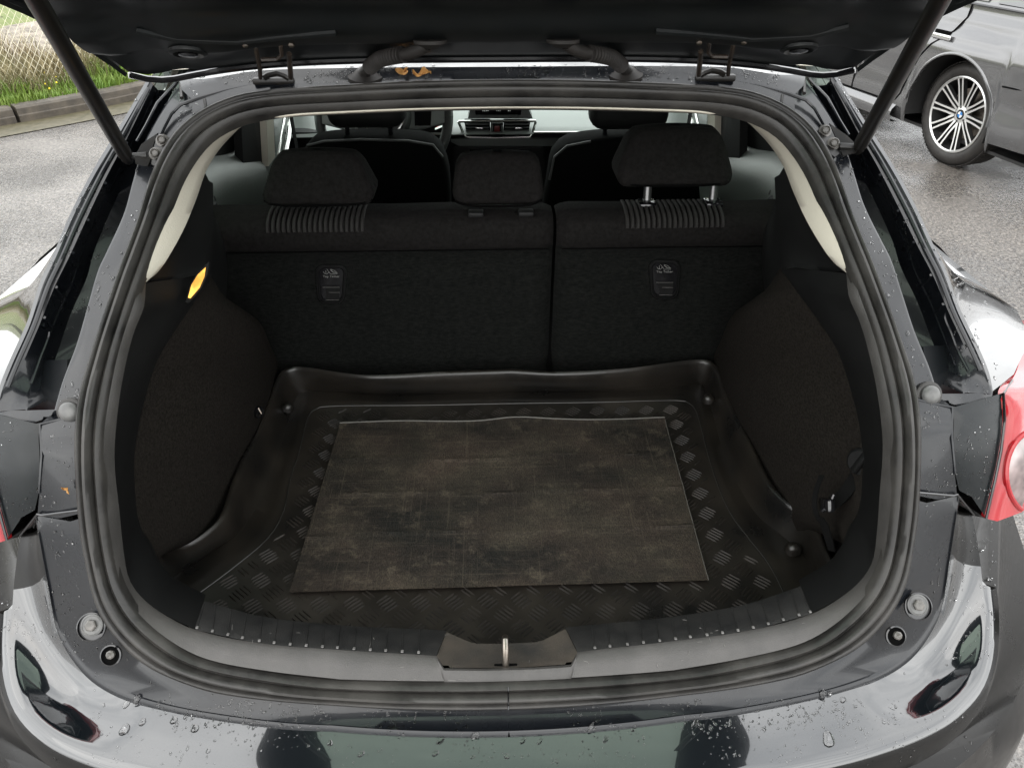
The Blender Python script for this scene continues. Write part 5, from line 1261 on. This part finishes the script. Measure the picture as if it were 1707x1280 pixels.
SCW = mat('lit_screen_print', (.5, .5, .5), .4, emit=(.6, .65, .6), estr=.35)
for u, t_ in ((809, '12.30'), (831, 'FM'), (849, '21')):
    a_ = dp(u, 184, -.0155); text(t_, .010, a_, (1, 0, 0), (0, 0, 1), SCW, 'screen_print', dash, .0001)
# instruments
dslab('cluster_hood', [(668, 176), (740, 176), (748, 232), (660, 232)], .05, DARK, -.02)
RED = mat('lit_red_display', (.3, .02, .02), .4, emit=(.8, .03, .04), estr=.5)
dslab('cluster_display', [(700, 180), (726, 180), (728, 204), (702, 204)], .003, GLOSSB, -.026)
for q_ in ([(712, 185), (717, 185), (717, 190), (712, 190)], [(713, 191), (717, 191), (718, 196), (712, 196)], [(704, 203), (729, 203), (730, 206), (705, 206)]): link('warning_light', prism([dp(u, v, -.031) for u, v in q_], (0, .001, 0)), RED, dash, smooth=0)
for k in range(5): link('gauge_mark', prism([dp(690+k*.6, 180+k*5, -.031), dp(694+k*.6, 180+k*5, -.031), dp(694+k*.6, 182+k*5, -.031), dp(690+k*.6, 182+k*5, -.031)], (0, .001, 0)), SCW, dash, smooth=0)
# steering wheel
sw = empty('steering_wheel', (0, 0, 0)); sw.parent = car
YW_ = 1.70; cc = aty(640, 195, YW_); ax = V((0, -.90, .42)).normalized(); aa = V((1, 0, 0)); bb_ = ax.cross(aa)
link('wheel_rim', tube([cc+(aa*cos(t)+bb_*sin(t))*.185 for t in [k*2*pi/64 for k in range(65)]], .015, 12), mat('leather_black', (.05, .052, .05), .35), sw)
link('wheel_hub', disc_lathe(cc, ax, [(.085, -.02), (.085, .01), (.07, .03), (.03, .036), (0, .036)], 32), DASH, sw)
for s in (-1, 1):
    link('spoke', prism([cc+aa*s*.06+bb_*.03, cc+aa*s*.175+bb_*.03, cc+aa*s*.175-bb_*.02, cc+aa*s*.06-bb_*.05], ax*.015), DASHL, sw, smooth=0)
    link('switch_pad', prism([cc+aa*s*.09+bb_*.022+ax*.017, cc+aa*s*.14+bb_*.022+ax*.017, cc+aa*s*.135-bb_*.03+ax*.017, cc+aa*s*.09-bb_*.03+ax*.017], ax*.005), GLOSSB, sw, smooth=0)
link('wheel_trim_ring', tube([cc+(aa*cos(t)+bb_*sin(t))*.06+ax*.032 for t in [k*2*pi/40 for k in range(41)]], .003, 6), CHROME, sw)
sc_ = bpy.data.objects
link('indicator_stalk', tube([dp(728, 216, -.06), dp(738, 212, -.08), dp(748, 209, -.085)], .007, 8), CHROME, car)

# ================================================================== LEAVES, DROPLETS
LEAF = mat('dried_leaf', (.42, .20, .05), .7, noise_c=(.60, .33, .11), nscale=60)
def leaf(name, c, sz, seed, label, pts):
    bm = bmesh.new(); rnd = random.Random(seed); n = 14; rows = []
    for j in range(9):
        r = []
        for i in range(n+1):
            f = i/n; w_ = sz*(.26+.10*sin(f*9+seed))*sin(pi*min(1, .08+f*.95))**.6; h = j/8-.5
            p = V(((f-.5)*sz*1.0, h*w_*1.2, .0)); p.z = sz*(.14*sin(f*11+seed*2+h*5)+.12*abs(h)*2+.1*noise.noise(V((f*5, h*4, seed)))) ; p.y += sz*.12*sin(f*7+seed); r.append(p)
        rows.append(r)
    loft(rows, bm=bm)
    bmesh.ops.solidify(bm, geom=list(bm.faces), thickness=.0005)
    o = link(name, bm, LEAF, smooth=40); o.location = c; tag(o, label, 'leaf'); return o
l1 = leaf('dried_leaf', S(671, 127, -.004)+V((0, -.004, .006)), .022, 1, 'left of two crumpled orange dry leaves, curled upright beside the left wiring boot', 0); l1.rotation_euler = (.8, .1, .9)
l2 = leaf('dried_leaf', S(704, 128, -.004)+V((0, -.004, .005)), .026, 2.6, 'right of two crumpled orange dry leaves, lying flatter on the wet roof edge', 0); l2.rotation_euler = (.9, 0, .1)
l3 = leaf('leaf_fragment', S(109, 816, -.012), .013, 4.2, 'tiny orange leaf scrap stuck on the wet panel by the left tail light', 0); l3.rotation_euler = (1.0, 1.2, .4)
# droplets
def drop_on(target, uvs, name='raindrop', label=None, group=None):
    pass
dg = bpy.context.evaluated_depsgraph_get()
def bvh(o):
    M = o.matrix_world; return BVHTree.FromPolygons([M @ v.co for v in o.data.vertices], [list(p.vertices) for p in o.data.polygons])
bpy.context.view_layer.update()
names = ('bumper_skin', 'apron', 'door_jamb', 'quarter_panel', 'lower_jamb', 'channel_end', 'roof_rear_channel', 'lamp_housing', 'corner_skin', 'jamb_shelf', 'body_side')
wet = [o for o in sc.objects if o.type == 'MESH' and o.name.split('.')[0] in names and (o.parent in (car, bump))]
trees = [(o, bvh(o)) for o in wet]
allb = trees
def hit(u, v):
    d = ray(u, v).normalized(); best = None
    for o, t in trees:
        p, n, i, dist = t.ray_cast(CAM, d)
        if p is not None and (best is None or dist < best[2]): best = (p, n if n.dot(d) < 0 else -n, dist, o)
    return best
blk = [bvh(o) for o in sc.objects if o.type == 'MESH' and (o.name.split('.')[0] in ('weatherstrip', 'bracket_plate', 'bracket_wing', 'cylinder', 'inner_panel'))]
def add_drop(bm, p, n, r, asp=1., ang=0., hh=.38):
    a = n.orthogonal().normalized(); a = Matrix.Rotation(ang, 3, n) @ a; b = n.cross(a)
    pf = [(1.0, -.02), (1.02, .1), (.9, .26), (.62, .36), (.3, .40)]
    sg = 8 if r < .0016 else 14
    wob = [1+.14*sin(k*2*pi/sg*2+ang*3)+.08*sin(k*2*pi/sg*3+ang) for k in range(sg)]
    rings = [[p+(a*cos(2*pi*k/sg)*asp+b*sin(2*pi*k/sg))*r*q*wob[k]+n*r*h*hh/.4 for k in range(sg)] for q, h in pf]
    loft(rings, True, bm); bm.faces.new([bm.verts.new(x) for x in rings[-1]])
for nm_, px_ in (('pressed_bead', [(72,541),(82,554),(66,600),(52,640)]), ('pressed_bead', [(1584,511),(1575,527),(1586,556),(1597,585),(1614,618)])):
    hs = [hit(*p) for p in px_]
    if all(hs): link(nm_, tube(resample([h[0] for h in hs], 30), .0022, 7), JAMB, car)
hs = []
bm = bmesh.new(); rs_ = random.Random(5)
sf = [(o, bvh(o)) for o in sc.objects if o.name.split('.')[0] in ('sill_face', 'ribbed_plate', 'latch_recess')]
def hit2(u, v):
    d = ray(u, v).normalized(); best = None
    for o, t in sf:
        p, n, i, ds = t.ray_cast(CAM, d)
        if p is not None and (best is None or ds < best[1]): best = (p-d*.0005, ds)
    return best and best[0]
marks = [((655, 1131), (668, 1134)), ((672, 1135), (690, 1132)), ((690, 1132), (712, 1134)), ((738, 1133), (760, 1134)), ((764, 1132), (778, 1133)), ((408, 1112), (416, 1110)), ((411, 1110), (411, 1117)), ((1305, 1084), (1316, 1079)), ((1338, 1090), (1341, 1088)), ((1095, 1105), (1097, 1112))]
for _ in range(26): 
    u = rs_.uniform(300, 1380); v = 1046+((u-843)/540)**2*-75+rs_.uniform(0, 80)+25*0; l_ = rs_.uniform(2, 9); a_ = rs_.choice((rs_.uniform(-.3, .3), rs_.uniform(1.2, 1.8))); marks.append(((u, v), (u+l_*cos(a_), v+l_*sin(a_))))
for p_, q_ in marks:
    a_, b_ = hit2(*p_), hit2(*q_)
    if a_ and b_ and (a_-b_).length < .03: tube([a_, a_.lerp(b_, .5)+V((0, 0, .0002)), b_], rs_.uniform(.00015, .0004), 4, bm=bm)
o = link('scuff_marks', bm, mat('pale_scuff', (.15, .143, .135), .7), sill, smooth=0, kind='stuff')
BIG = [(208,1216,.0075,1.25),(238,1203,.0045,1.5),(212,1172,.004,2.6),(228,1166,.0045,2.4),(290,1200,.005,1.3),(325,1214,.0055,1.2),(347,1251,.003,1.3),(358,1234,.002,1.),(173,1175,.003,1.),(268,1191,.0016,1.),(368,1204,.002,1.),(550,1238,.0045,1.),(602,1256,.0045,1.),(726,1255,.0045,1.),(788,1261,.003,1.),(845,1260,.004,1.),(928,1268,.003,1.),(1405,1166,.0045,1.2),(1381,1232,.0085,1.5),(1371,1157,.005,1.8),(1383,1156,.004,1.4),(1508,1122,.002,1.),(1160,1143+60,.003,3.),(985,1211,.003,3.2),(1055,1216,.003,1.),(655,1213,.0032,3.),(735,1232,.004,2.6),(790,1228,.0045,2.8),(188,464,.0032,1.),(1480,493,.0042,1.1),(1513,556,.004,1.2),(1521,583,.0032,1.3),(202,850-428,.0026,1.),(1578,1108,.0018,1.),(1010,1232,.0025,3.),(872,1234,.0025,3.),(900,1235,.0024,3.)]
for u, v, r, asp in BIG:
    h = hit(u, v)
    if not h: continue
    p, n, d_, o_ = h; bm = bmesh.new(); add_drop(bm, V((0, 0, 0)), n, r*.95, asp*.75, random.uniform(0, 1.2) if asp < 2 else 0.)
    o = link('raindrop', fixn(bm), WATER, smooth=60); o.location = p+n*.0002; reg_ = ('left end of the glossy bumper top', 'raindrops on the left bumper end') if v > 1100 and u < 440 else (('right end of the glossy bumper top', 'raindrops on the right bumper end') if v > 1100 and u > 1300 else (('dark green reflecting middle of the bumper top', 'raindrops on the bumper middle') if v > 1100 else ('painted flange beside the boot opening seal', 'raindrops on the side flanges')))
    tag(o, 'clear raindrop beaded on the '+reg_[0], 'raindrop', reg_[1])
bm = bmesh.new(); cnt = 0; rnd = random.Random(3)
regs = [((90, 1180, 1640, 1275), 420, (.0004, .0014)), ((250, 1165, 1500, 1215), 300, (.0005, .0018)), ((80, 300, 240, 700), 330, (.0006, .0019)), ((1430, 300, 1660, 700), 330, (.0006, .0019)), ((200, 130, 330, 300), 130, (.0006, .0018)), ((1340, 120, 1480, 300), 220, (.0006, .0018)), ((330, 108, 1300, 140), 420, (.0005, .0018)), ((0, 690, 140, 1100), 220, (.0005, .0016)), ((1540, 680, 1660, 1100), 220, (.0005, .0016)), ((130, 1000, 420, 1160), 60, (.0005, .0015))]
for (x0, y0, x1, y1), k, (r0, r1) in regs:
    for _ in range(int(k*2.6)):
        u, v = rnd.uniform(x0, x1), rnd.uniform(y0, y1)
        if noise.noise(V((u*.012, v*.012, 1))) < -.12: continue
        h = hit(u, v)
        if not h: continue
        dd = ray(u, v).normalized(); ok = True
        for b_ in blk:
            q_ = b_.ray_cast(CAM, dd)
            if q_[0] is not None and q_[3] < h[2]+.002: ok = False; break
        if not ok: continue
        r = r0+(r1-r0)*1.25*rnd.random()**2.0
        if rnd.random() < .09 and r > .0008:      # a run: several beads trailing downhill
            g_ = V((0, 0, -1)); g_ = (g_-h[1]*g_.dot(h[1])).normalized(); sd_ = g_.cross(h[1]); p_ = V(h[0])
            for k_ in range(rnd.randint(3, 7)):
                add_drop(bm, p_+h[1]*.0001, h[1], r*rnd.uniform(.5, .9), 1, rnd.uniform(0, 3)); p_ = p_+g_*r*1.5+sd_*rnd.uniform(-.4, .4)*r
        else: add_drop(bm, h[0]+h[1]*.0001, h[1], r, rnd.choice((1, 1, 1, 1.4, 2.0)), rnd.uniform(0, 3))
        cnt += 1
tag(link('small_raindrops', fixn(bm), WATER, smooth=60, kind='stuff'), 'scattered tiny raindrops beading all over the wet black bodywork', 'raindrops')
print('drops', cnt)
